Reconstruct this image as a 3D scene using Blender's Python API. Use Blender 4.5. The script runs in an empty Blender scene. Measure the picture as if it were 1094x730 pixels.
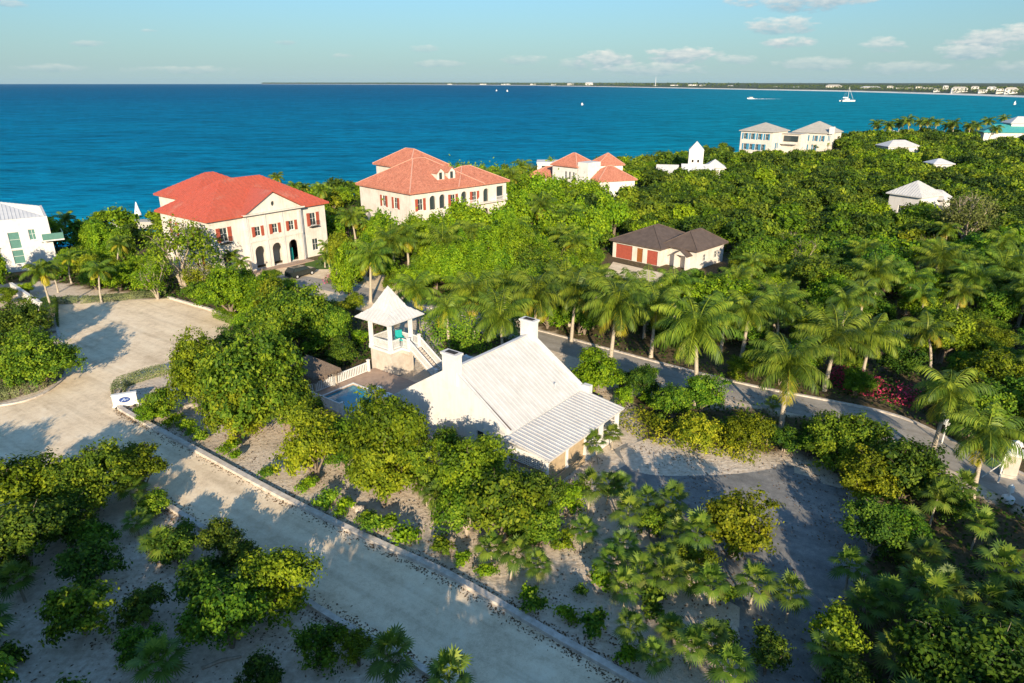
import bpy, bmesh, math, random
import numpy as np
from mathutils import Vector, Matrix
from mathutils.geometry import tessellate_polygon
random.seed(7)
R = math.radians
# ------------------------------------------------------------------ camera, sky, sun, exposure
scene = bpy.context.scene
COL = scene.collection
F = 729.33; PIT = math.atan(277/F); HC = 28.0
cam_d = bpy.data.cameras.new('camera'); cam = bpy.data.objects.new('camera', cam_d); COL.objects.link(cam)
cam_d.lens = 24.0; cam_d.sensor_width = 36; cam_d.clip_start = .5; cam_d.clip_end = 60000
cam.location = (0, 0, HC); cam.rotation_euler = (math.pi/2 - PIT, 0, 0)
scene.camera = cam
SUN_EL = R(18.5); SUN_AZ = R(4.9)          # the sun stands behind the camera, a little to the right
world = bpy.data.worlds.new('World'); scene.world = world; world.use_nodes = True
sd = bpy.data.lights.new('sun', 'SUN'); sd.energy = 5.0; sd.angle = R(.5); sd.color = (1, .83, .60)
sun = bpy.data.objects.new('sun', sd); COL.objects.link(sun)
ldir = Vector((-math.sin(SUN_AZ)*math.cos(SUN_EL), math.cos(SUN_AZ)*math.cos(SUN_EL), -math.sin(SUN_EL)))
sun.rotation_euler = ldir.to_track_quat('-Z', 'Y').to_euler()
scene.view_settings.view_transform = 'Standard'; scene.view_settings.look = 'None'
scene.view_settings.exposure = .88; scene.view_settings.gamma = 1
scene.render.engine = 'CYCLES'
scene.cycles.max_bounces = 6; scene.cycles.transparent_max_bounces = 6; scene.cycles.diffuse_bounces = 3
scene.cycles.transmission_bounces = 3; scene.cycles.glossy_bounces = 2

def P(px, py, z=0.0):
    "point of the plane at height z seen at a pixel of the 1094 x 730 photograph"
    u = (px-547)/F; v = (365-py)/F
    fy = math.cos(PIT)+v*math.sin(PIT); fz = -math.sin(PIT)+v*math.cos(PIT)
    t = (z-HC)/fz
    return (u*t, fy*t)
def Q(x, y, z=0.0):
    d = y*math.cos(PIT)-(z-HC)*math.sin(PIT)
    v = (y*math.sin(PIT)+(z-HC)*math.cos(PIT))/d
    return (547+F*x/d, 365-F*v)
def depth(x, y, z=0.0): return y*math.cos(PIT)-(z-HC)*math.sin(PIT)

def build_sky():
    nt = world.node_tree; nt.nodes.clear(); N = nt.nodes; Lk = nt.links
    out = N.new('ShaderNodeOutputWorld'); bg = N.new('ShaderNodeBackground'); bg.inputs[1].default_value = .118
    sky = N.new('ShaderNodeTexSky'); sky.sky_type = 'NISHITA'; sky.sun_disc = False
    sky.sun_elevation = SUN_EL; sky.sun_rotation = math.pi - SUN_AZ
    sky.air_density = 1.2; sky.dust_density = .35; sky.ozone_density = 4.0
    tc = N.new('ShaderNodeTexCoord'); sep = N.new('ShaderNodeSeparateXYZ'); Lk.new(tc.outputs['Generated'], sep.inputs[0])
    def M(op, a, b=None, c=None, clamp=False):
        m = N.new('ShaderNodeMath'); m.operation = op; m.use_clamp = clamp
        for i, q in enumerate((a, b, c)):
            if q is None: continue
            if isinstance(q, (int, float)): m.inputs[i].default_value = q
            else: Lk.new(q, m.inputs[i])
        return m.outputs[0]
    az = M('ARCTAN2', sep.outputs[0], sep.outputs[1]); el = M('ARCSINE', sep.outputs[2])
    comb = N.new('ShaderNodeCombineXYZ'); Lk.new(az, comb.inputs[0]); Lk.new(M('MULTIPLY', el, 2.6), comb.inputs[1])
    def noise(scale, detail=5, rough=.55):
        n = N.new('ShaderNodeTexNoise'); n.inputs['Scale'].default_value = scale; n.inputs['Detail'].default_value = detail
        n.inputs['Roughness'].default_value = rough; Lk.new(comb.outputs[0], n.inputs['Vector']); return n.outputs['Fac']
    n1 = noise(26); n2 = noise(75, 4)
    nn = M('ADD', M('MULTIPLY', M('SUBTRACT', n1, .5), 3.6), M('MULTIPLY', M('SUBTRACT', n2, .5), 1.8))
    # clouds: (px, py, half width, half height, strength)
    cl = [(850, 8, 75, 11, 1.0), (825, 33, 42, 8, .9), (840, 50, 26, 6, 1.0), (935, 52, 26, 8, .7), (1060, 46, 62, 12, 1.0), (1030, 58, 45, 8, .8),
          (645, 66, 34, 10, .9), (725, 62, 36, 9, 1.0), (690, 75, 60, 7, .6), (620, 70, 24, 7, .4), (30, 11, 28, 5, .6), (106, 50, 20, 3, .5), (310, 49, 14, 2.5, .45),
          (455, 55, 18, 4, .4), (780, 66, 24, 6, .6), (870, 70, 40, 7, .5), (960, 74, 60, 6, .45), (1085, 72, 40, 7, .5), (370, 62, 14, 2.5, .4), (560, 66, 26, 5, .45),
          (170, 38, 10, 2, .4), (470, 70, 30, 4, .4), (205, 76, 60, 4, .35), (60, 74, 45, 4, .35), (-90, 40, 60, 10, .9), (1200, 30, 70, 12, 1.0), (1330, 60, 60, 10, 1.)]
    dens = None; lit = None
    for (px, py, hw, hh, st) in cl:
        a0 = math.atan2((px-547), 779); a1 = math.atan2(px-547+hw, 779)
        e0 = math.atan((88-py)/math.hypot(779, px-547)); ha = abs(a1-a0); he = hh/math.hypot(779, px-547)
        du = M('DIVIDE', M('SUBTRACT', az, a0), ha); dv = M('DIVIDE', M('SUBTRACT', el, e0), he)
        r2 = M('ADD', M('MULTIPLY', du, du), M('MULTIPLY', dv, dv))
        m = M('MULTIPLY', M('ADD', M('SUBTRACT', 1.15, r2), nn), 1.1)
        m = M('MULTIPLY', M('MINIMUM', M('MAXIMUM', m, 0.0), 1.0), st)
        l = M('MULTIPLY', m, M('ADD', M('MULTIPLY', dv, .38), .5, clamp=True))
        dens = m if dens is None else M('MAXIMUM', dens, m)
        lit = l if lit is None else M('MAXIMUM', lit, l)
    frac = M('DIVIDE', lit, M('MAXIMUM', dens, .05), clamp=True)
    frac = M('ADD', frac, M('MULTIPLY', M('SUBTRACT', n2, .5), 1.1), clamp=True)
    cc = N.new('ShaderNodeMix'); cc.data_type = 'RGBA'; Lk.new(frac, cc.inputs[0])
    cc.inputs[6].default_value = (1.35, 2.1, 2.6, 1); cc.inputs[7].default_value = (4.3, 4.25, 3.9, 1)
    # thin high veil low over the horizon
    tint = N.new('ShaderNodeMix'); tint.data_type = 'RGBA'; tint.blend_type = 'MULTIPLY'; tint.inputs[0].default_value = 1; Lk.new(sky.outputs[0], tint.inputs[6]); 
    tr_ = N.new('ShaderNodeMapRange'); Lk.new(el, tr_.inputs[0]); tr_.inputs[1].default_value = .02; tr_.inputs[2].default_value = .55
    tcx = N.new('ShaderNodeMix'); tcx.data_type = 'RGBA'; Lk.new(tr_.outputs[0], tcx.inputs[0]); tcx.inputs[6].default_value = (.27, .39, .48, 1); tcx.inputs[7].default_value = (.98, 1.13, 1.16, 1); Lk.new(tcx.outputs[2], tint.inputs[7])  # low sky dimmed; extra brightness added overhead to lift the shade
    hz = M('MULTIPLY', M('POWER', M('SUBTRACT', 1.0, M('MULTIPLY', M('ABSOLUTE', el), 6.0), clamp=True), 2.0), .55)
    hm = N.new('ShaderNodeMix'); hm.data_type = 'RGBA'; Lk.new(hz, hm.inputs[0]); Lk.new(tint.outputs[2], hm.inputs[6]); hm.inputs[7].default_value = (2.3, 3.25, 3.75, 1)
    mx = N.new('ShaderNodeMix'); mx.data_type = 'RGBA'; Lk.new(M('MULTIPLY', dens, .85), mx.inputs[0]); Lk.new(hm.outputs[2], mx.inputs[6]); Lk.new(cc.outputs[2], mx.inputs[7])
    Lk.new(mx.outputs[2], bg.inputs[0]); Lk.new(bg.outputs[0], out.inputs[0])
build_sky()

# ------------------------------------------------------------------ materials
def new_mat(name):
    m = bpy.data.materials.new(name); m.use_nodes = True; m.node_tree.nodes.clear()
    return m, m.node_tree.nodes, m.node_tree.links
def nz(N, Lk, scale, detail=4, rough=.6, vec=None, kind='Object'):
    n = N.new('ShaderNodeTexNoise'); n.inputs['Scale'].default_value = scale; n.inputs['Detail'].default_value = detail
    n.inputs['Roughness'].default_value = rough
    if vec is None:
        tc = N.new('ShaderNodeTexCoord'); vec = tc.outputs[kind]
    Lk.new(vec, n.inputs['Vector']); return n.outputs['Fac']
def ramp(N, Lk, fac, stops):
    r = N.new('ShaderNodeValToRGB'); e = r.color_ramp.elements
    while len(e) < len(stops): e.new(.5)
    for i, (p, c) in enumerate(stops):
        e[i].position = p; e[i].color = (*c, 1)
    Lk.new(fac, r.inputs[0]); return r.outputs[0]
def surf(name, col, col2=None, scale=3.0, rough=.6, spec=.3, bump=0.0, bscale=20.0, stops=None, detail=5, lo=.3, hi=.7, metal=0.0, streak=0.0):
    m, N, Lk = new_mat(name)
    o = N.new('ShaderNodeOutputMaterial'); b = N.new('ShaderNodeBsdfPrincipled'); Lk.new(b.outputs[0], o.inputs[0])
    b.inputs['Roughness'].default_value = rough; b.inputs['Specular IOR Level'].default_value = spec; b.inputs['Metallic'].default_value = metal
    if col2 is None: col2 = tuple(c*.82 for c in col)
    cout = ramp(N, Lk, nz(N, Lk, scale, detail), stops or [(lo, col2), (hi, col)])
    if streak:      # run-off stains
        tc = N.new('ShaderNodeTexCoord'); mp = N.new('ShaderNodeMapping'); mp.inputs['Scale'].default_value = (3.2, 3.2, .35); Lk.new(tc.outputs['Object'], mp.inputs[0])
        sr = ramp(N, Lk, nz(N, Lk, 1.0, 6, .7, mp.outputs[0]), [(.38, (1-streak, 1-streak*1.08, 1-streak*1.2)), (.58, (1, 1, 1))])
        mm = N.new('ShaderNodeMix'); mm.data_type = 'RGBA'; mm.blend_type = 'MULTIPLY'; mm.inputs[0].default_value = 1; Lk.new(cout, mm.inputs[6]); Lk.new(sr, mm.inputs[7]); cout = mm.outputs[2]
    Lk.new(cout, b.inputs['Base Color'])
    if bump:
        bp = N.new('ShaderNodeBump'); bp.inputs['Strength'].default_value = bump; bp.inputs['Distance'].default_value = .05
        Lk.new(nz(N, Lk, bscale, 4), bp.inputs['Height']); Lk.new(bp.outputs[0], b.inputs['Normal'])
    return m
def leaf_mat(name, stops, trans=.35, hue=.03, val=.5, rough=.55, spec=.12):
    m, N, Lk = new_mat(name)
    o = N.new('ShaderNodeOutputMaterial'); b = N.new('ShaderNodeBsdfPrincipled'); t = N.new('ShaderNodeBsdfTranslucent'); mx = N.new('ShaderNodeMixShader')
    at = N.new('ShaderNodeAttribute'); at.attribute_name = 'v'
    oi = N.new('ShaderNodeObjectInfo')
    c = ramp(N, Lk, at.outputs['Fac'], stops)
    h = N.new('ShaderNodeHueSaturation'); Lk.new(c, h.inputs['Color'])
    def mr(lo, hi, src):
        r = N.new('ShaderNodeMapRange'); r.inputs[3].default_value = lo; r.inputs[4].default_value = hi; Lk.new(src, r.inputs[0]); return r.outputs[0]
    Lk.new(mr(.5-hue*.3, .5+hue, oi.outputs['Random']), h.inputs['Hue'])
    w = N.new('ShaderNodeMath'); w.operation = 'FRACT'; w2 = N.new('ShaderNodeMath'); w2.operation = 'MULTIPLY'; w2.inputs[1].default_value = 17.3
    Lk.new(oi.outputs['Random'], w2.inputs[0]); Lk.new(w2.outputs[0], w.inputs[0])
    Lk.new(mr(1.14-val*.5, 1.14+val*.5, w.outputs[0]), h.inputs['Value'])
    Lk.new(h.outputs[0], b.inputs['Base Color']); Lk.new(h.outputs[0], t.inputs['Color'])
    b.inputs['Roughness'].default_value = rough; b.inputs['Specular IOR Level'].default_value = spec
    mx.inputs[0].default_value = trans; Lk.new(b.outputs[0], mx.inputs[1]); Lk.new(t.outputs[0], mx.inputs[2]); Lk.new(mx.outputs[0], o.inputs[0])
    return m
Mt = {}
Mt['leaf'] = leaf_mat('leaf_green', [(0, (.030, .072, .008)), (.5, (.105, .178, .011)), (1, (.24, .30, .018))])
Mt['leaf_gold'] = leaf_mat('leaf_golden_green', [(0, (.050, .080, .006)), (.5, (.145, .185, .008)), (1, (.28, .30, .014))])
Mt['leaf_dark'] = leaf_mat('leaf_dark_green', [(0, (.018, .045, .008)), (.5, (.06, .105, .010)), (1, (.15, .20, .015))])
Mt['leaf_bright'] = leaf_mat('leaf_bright_green', [(0, (.050, .11, .006)), (.5, (.13, .22, .008)), (1, (.26, .35, .012))], hue=.015, val=.35)
Mt['leaf_yellow'] = leaf_mat('leaf_yellow', [(0, (.08, .13, .01)), (.5, (.21, .25, .012)), (1, (.38, .37, .02))])
Mt['leaf_brown'] = leaf_mat('leaf_brown', [(0, (.07, .08, .02)), (.5, (.14, .15, .035)), (1, (.23, .23, .06))])
Mt['leaf_pink'] = leaf_mat('leaf_pink_bracts', [(0, (.05, .09, .012)), (.45, (.08, .11, .015)), (.5, (.45, .04, .16)), (1, (.6, .07, .24))])
Mt['leaf_grey'] = leaf_mat('leaf_grey_green', [(0, (.09, .12, .05)), (.5, (.15, .18, .07)), (1, (.24, .26, .10))], trans=.2, hue=.01, val=.2)
Mt['leaf_bluegrey'] = leaf_mat('leaf_blue_grey', [(0, (.10, .16, .12)), (1, (.28, .34, .24))], trans=.1)
Mt['palm'] = leaf_mat('palm_frond', [(0, (.030, .070, .006)), (.5, (.11, .17, .010)), (1, (.26, .30, .02))], hue=.02, val=.4, spec=.4)
Mt['palm_yellow'] = leaf_mat('palm_frond_yellow', [(0, (.12, .13, .01)), (.6, (.34, .29, .015)), (1, (.55, .38, .03))], spec=.4)
Mt['fan'] = leaf_mat('fan_frond', [(0, (.030, .065, .008)), (.5, (.10, .16, .014)), (1, (.24, .28, .03))], hue=.02, val=.35, spec=.4)
Mt['shaft'] = surf('palm_crownshaft', (.18, .26, .04), scale=4)
Mt['bark'] = surf('bark_grey_brown', (.24, .19, .14), (.12, .09, .065), scale=6, rough=.9, bump=.4)
Mt['bark_pale'] = surf('bark_pale', (.42, .36, .28), (.24, .19, .14), scale=5, rough=.9)
Mt['palm_bark'] = surf('palm_bark', (.46, .40, .31), (.30, .25, .19), scale=7, rough=.9, bump=.3)
Mt['white'] = surf('white_stucco', (.62, .60, .575), (.50, .475, .44), scale=.9, rough=.85, spec=.1, bump=.15, bscale=30, lo=.2, hi=.5, streak=.07)
Mt['white_trim'] = surf('white_trim', (.70, .69, .66), (.60, .58, .55), scale=2, rough=.6)
Mt['cream'] = surf('cream_stucco', (.64, .59, .53), (.51, .46, .40), scale=.5, rough=.85, spec=.1, bump=.15, lo=.25, hi=.55, streak=.12)
Mt['white_metal'] = surf('white_metal_roof', (.56, .55, .535), (.46, .45, .435), scale=.8, rough=.45, spec=.4, streak=.08)
Mt['grey_metal'] = surf('pale_grey_metal_roof', (.52, .53, .54), (.43, .44, .46), scale=.8, rough=.45)
Mt['red_tin'] = surf('red_metal_roof', (.66, .085, .045), scale=.35, rough=.5, stops=[(.28, (.46, .17, .12)), (.42, (.44, .10, .06)), (.7, (.47, .095, .055))], streak=.25)
Mt['red_tile'] = surf('faded_red_tile', (.52, .215, .14), (.42, .16, .105), scale=.6, rough=.75, bump=.6, bscale=9, streak=.35)
Mt['ridge_pale'] = surf('pale_ridge_tile', (.55, .30, .22), scale=3)
Mt['brown_tile'] = surf('brown_shingle_roof', (.115, .085, .07), (.075, .055, .045), scale=1.2, rough=.8, bump=.8, bscale=14)
Mt['grey_tile'] = surf('grey_shingle_roof', (.42, .39, .34), (.32, .30, .26), scale=.8, rough=.8, bump=.6)
Mt['turq_roof'] = surf('turquoise_metal_roof', (.06, .34, .33), (.04, .26, .26), scale=1, rough=.5)
Mt['shutter_red'] = surf('red_brown_shutter', (.36, .085, .05), (.27, .06, .035), scale=3, rough=.6)
Mt['shutter_blue'] = surf('blue_shutter', (.06, .26, .40), (.04, .20, .33), scale=3)
Mt['door_red'] = surf('red_garage_door', (.36, .085, .055), (.28, .065, .045), scale=2)
Mt['door_wood'] = surf('wooden_door', (.30, .11, .03), (.20, .07, .02), scale=5)
Mt['stone'] = surf('coral_stone', (.48, .36, .22), (.34, .25, .15), scale=2.2, rough=.9, bump=.8, bscale=7)
Mt['tower_stone'] = surf('pale_rendered_stone', (.56, .50, .43), (.42, .36, .30), scale=1.6, rough=.9, bump=.6, bscale=6)
Mt['paving'] = surf('coral_paving', (.40, .29, .22), (.29, .21, .16), scale=1.5, rough=.85)
Mt['thatch'] = surf('weathered_thatch', (.20, .15, .11), (.10, .075, .06), scale=9, rough=.95, bump=1., bscale=25)
Mt['wood'] = surf('weathered_wood', (.25, .18, .12), scale=5, rough=.9)
Mt['glass'] = surf('dark_glass', (.035, .05, .055), rough=.12, spec=.6)
Mt['glass_green'] = surf('green_glass', (.10, .22, .19), rough=.15, spec=.6)
Mt['dark'] = surf('dark_interior', (.03, .027, .024), rough=.9)
Mt['kerb'] = surf('kerb_concrete', (.62, .56, .49), (.38, .33, .28), scale=2.5, rough=.9, bump=.4)
Mt['turq'] = surf('turquoise_paint', (.01, .30, .29), rough=.5)
Mt['emblem'] = surf('navy_emblem', (.02, .055, .22), rough=.5)
Mt['emblem_pale'] = surf('pale_emblem', (.45, .55, .75), rough=.5)
Mt['rock'] = surf('pale_limestone', (.50, .44, .37), (.27, .23, .19), scale=3, rough=.95, bump=.8, bscale=6)
Mt['blue'] = surf('blue_paint', (.012, .13, .36), rough=.35)
Mt['orange'] = surf('orange_paint', (.70, .26, .02), rough=.5)
Mt['tyre'] = surf('rubber', (.02, .02, .02), rough=.9)
Mt['car'] = surf('dark_green_car_paint', (.022, .030, .028), rough=.2, spec=.6)
Mt['litter'] = surf('dry_leaf', (.16, .095, .045), (.06, .038, .02), scale=9, rough=.95)
Mt['coast_veg'] = surf('far_scrub', (.045, .062, .025), scale=.02, rough=1)
Mt['coast_leaf'] = leaf_mat('far_leaf', [(0, (.025, .045, .015)), (.5, (.06, .08, .022)), (1, (.13, .14, .04))], trans=.2)
Mt['canvas'] = surf('white_canvas', (.80, .79, .77), rough=.8)

def ground_mat():
    m, N, Lk = new_mat('ground_sand_and_litter')
    o = N.new('ShaderNodeOutputMaterial'); b = N.new('ShaderNodeBsdfPrincipled'); Lk.new(b.outputs[0], o.inputs[0])
    b.inputs['Roughness'].default_value = .95; b.inputs['Specular IOR Level'].default_value = .1
    at = N.new('ShaderNodeAttribute'); at.attribute_name = 'soil'
    n1 = nz(N, Lk, .35, 5, .65); n2 = nz(N, Lk, 2.5, 6, .7); n3 = nz(N, Lk, 14, 3, .6)
    def M(op, a, b_, clamp=False):
        q = N.new('ShaderNodeMath'); q.operation = op; q.use_clamp = clamp
        for i, s in enumerate((a, b_)):
            if isinstance(s, (int, float)): q.inputs[i].default_value = s
            else: Lk.new(s, q.inputs[i])
        return q.outputs[0]
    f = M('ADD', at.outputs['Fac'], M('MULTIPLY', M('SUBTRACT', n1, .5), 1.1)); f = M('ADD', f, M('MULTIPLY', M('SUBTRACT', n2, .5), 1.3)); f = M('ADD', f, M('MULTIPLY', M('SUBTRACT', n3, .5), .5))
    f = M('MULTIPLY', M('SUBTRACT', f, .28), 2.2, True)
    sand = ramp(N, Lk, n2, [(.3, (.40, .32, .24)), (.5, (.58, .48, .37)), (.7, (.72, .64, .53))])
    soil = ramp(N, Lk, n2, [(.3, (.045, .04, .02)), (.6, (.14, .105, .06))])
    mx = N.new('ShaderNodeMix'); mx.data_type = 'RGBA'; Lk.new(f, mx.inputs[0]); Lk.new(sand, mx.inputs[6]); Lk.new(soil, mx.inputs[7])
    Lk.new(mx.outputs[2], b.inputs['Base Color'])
    bp = N.new('ShaderNodeBump'); bp.inputs['Strength'].default_value = .9; bp.inputs['Distance'].default_value = .12
    Lk.new(M('ADD', n2, M('MULTIPLY', n3, .3)), bp.inputs['Height']); Lk.new(bp.outputs[0], b.inputs['Normal'])
    return m
Mt['ground'] = ground_mat()
def gravel_mat(name, c0, c1, c2):
    m, N, Lk = new_mat(name)
    o = N.new('ShaderNodeOutputMaterial'); b = N.new('ShaderNodeBsdfPrincipled'); Lk.new(b.outputs[0], o.inputs[0])
    b.inputs['Roughness'].default_value = .95; b.inputs['Specular IOR Level'].default_value = .1
    n1 = nz(N, Lk, .3, 4, .6); n2 = nz(N, Lk, 1.7, 6, .75); n3 = nz(N, Lk, 22, 2, .6)
    a = N.new('ShaderNodeMath'); a.operation = 'ADD'; a2 = N.new('ShaderNodeMath'); a2.operation = 'ADD'
    k = N.new('ShaderNodeMath'); k.operation = 'MULTIPLY'; k.inputs[1].default_value = .35; Lk.new(n3, k.inputs[0])
    k2 = N.new('ShaderNodeMath'); k2.operation = 'MULTIPLY'; k2.inputs[1].default_value = .45; Lk.new(n1, k2.inputs[0])
    k3 = N.new('ShaderNodeMath'); k3.operation = 'MULTIPLY'; k3.inputs[1].default_value = .5; Lk.new(n2, k3.inputs[0])
    Lk.new(k.outputs[0], a.inputs[0]); Lk.new(k2.outputs[0], a.inputs[1]); Lk.new(a.outputs[0], a2.inputs[0]); Lk.new(k3.outputs[0], a2.inputs[1])
    tc = N.new('ShaderNodeTexCoord'); mp = N.new('ShaderNodeMapping'); mp0 = N.new('ShaderNodeMapping'); mp0.inputs['Rotation'].default_value = (0, 0, R(35.6)); Lk.new(tc.outputs['Object'], mp0.inputs[0]); mp.inputs['Scale'].default_value = (.05, 1.1, 1); Lk.new(mp0.outputs[0], mp.inputs[0])
    trk = ramp(N, Lk, nz(N, Lk, 1.0, 4, .6, mp.outputs[0]), [(.36, (.86, .85, .84)), (.5, (1, 1, 1)), (.66, (1.06, 1.06, 1.06))])
    pat = ramp(N, Lk, nz(N, Lk, .9, 3, .5), [(.28, (.86, .85, .83)), (.40, (1, 1, 1))])
    mm = N.new('ShaderNodeMix'); mm.data_type = 'RGBA'; mm.blend_type = 'MULTIPLY'; mm.inputs[0].default_value = 1; Lk.new(ramp(N, Lk, a2.outputs[0], [(.48, c0), (.65, c1), (.8, c2)]), mm.inputs[6]); Lk.new(trk, mm.inputs[7])
    m2 = N.new('ShaderNodeMix'); m2.data_type = 'RGBA'; m2.blend_type = 'MULTIPLY'; m2.inputs[0].default_value = 1; Lk.new(mm.outputs[2], m2.inputs[6]); Lk.new(pat, m2.inputs[7]); Lk.new(m2.outputs[2], b.inputs['Base Color'])
    bp = N.new('ShaderNodeBump'); bp.inputs['Strength'].default_value = .6; bp.inputs['Distance'].default_value = .05
    Lk.new(a2.outputs[0], bp.inputs['Height']); Lk.new(bp.outputs[0], b.inputs['Normal'])
    return m
Mt['gravel'] = gravel_mat('compacted_sand_gravel', (.50, .39, .265), (.72, .58, .40), (.80, .68, .50))
Mt['gravel_grey'] = gravel_mat('grey_gravel', (.12, .12, .118), (.19, .188, .18), (.30, .285, .26))
Mt['road'] = gravel_mat('pale_grey_road', (.24, .22, .19), (.31, .285, .25), (.38, .35, .31))
Mt['grass'] = surf('lawn', (.08, .15, .02), (.04, .08, .012), scale=8, rough=1, bump=.8)
def water_mat(name, attr=True):
    m, N, Lk = new_mat(name)
    o = N.new('ShaderNodeOutputMaterial'); b = N.new('ShaderNodeBsdfDiffuse'); g_ = N.new('ShaderNodeBsdfGlossy'); ms = N.new('ShaderNodeMixShader'); ms.inputs[0].default_value = .02; Lk.new(b.outputs[0], ms.inputs[1]); Lk.new(g_.outputs[0], ms.inputs[2]); Lk.new(ms.outputs[0], o.inputs[0])
    g_.inputs['Roughness'].default_value = .3
    tc = N.new('ShaderNodeTexCoord')
    mp = N.new('ShaderNodeMapping'); mp.inputs['Scale'].default_value = (.35, 1.0, 1); Lk.new(tc.outputs['Object'], mp.inputs[0])
    big = nz(N, Lk, .012, 5, .6, mp.outputs[0]); mid = nz(N, Lk, .12, 6, .7, mp.outputs[0]); rip = nz(N, Lk, .45, 5, .7, mp.outputs[0])
    at = N.new('ShaderNodeAttribute'); at.attribute_name = 'deep'
    def M(op, a, b_, clamp=False):
        q = N.new('ShaderNodeMath'); q.operation = op; q.use_clamp = clamp
        for i, s in enumerate((a, b_)):
            if isinstance(s, (int, float)): q.inputs[i].default_value = s
            else: Lk.new(s, q.inputs[i])
        return q.outputs[0]
    f = M('ADD', at.outputs['Fac'], M('MULTIPLY', M('SUBTRACT', big, .5), .45), True)
    col = ramp(N, Lk, f, [(0, (.02, .42, .44)), (.16, (.002, .32, .46)), (.45, (.0006, .18, .31)), (.78, (.0004, .122, .24)), (1, (.0003, .088, .19))])
    at2 = N.new('ShaderNodeAttribute'); at2.attribute_name = 'teal'
    mt_ = N.new('ShaderNodeMix'); mt_.data_type = 'RGBA'; Lk.new(at2.outputs['Fac'], mt_.inputs[0]); Lk.new(col, mt_.inputs[6]); mt_.inputs[7].default_value = (.0005, .21, .28, 1)
    hv = N.new('ShaderNodeHueSaturation'); Lk.new(mt_.outputs[2], hv.inputs['Color'])
    Lk.new(M('MAXIMUM', .25, M('ADD', 1.0, M('ADD', M('MULTIPLY', M('SUBTRACT', mid, .5), 2.2), M('MULTIPLY', M('SUBTRACT', rip, .5), 1.8)))), hv.inputs['Value'])
    Lk.new(hv.outputs[0], b.inputs['Color'])
    bp = N.new('ShaderNodeBump'); bp.inputs['Strength'].default_value = 1.0; bp.inputs['Distance'].default_value = 1.4
    Lk.new(M('ADD', rip, mid), bp.inputs['Height']); Lk.new(bp.outputs[0], b.inputs['Normal']); Lk.new(bp.outputs[0], g_.inputs['Normal'])
    return m
Mt['sea'] = water_mat('sea_water')
Mt['pool'] = surf('pool_water', (.01, .22, .30), (.01, .17, .25), scale=3, rough=.08, spec=.5, bump=.2, bscale=5)

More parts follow.
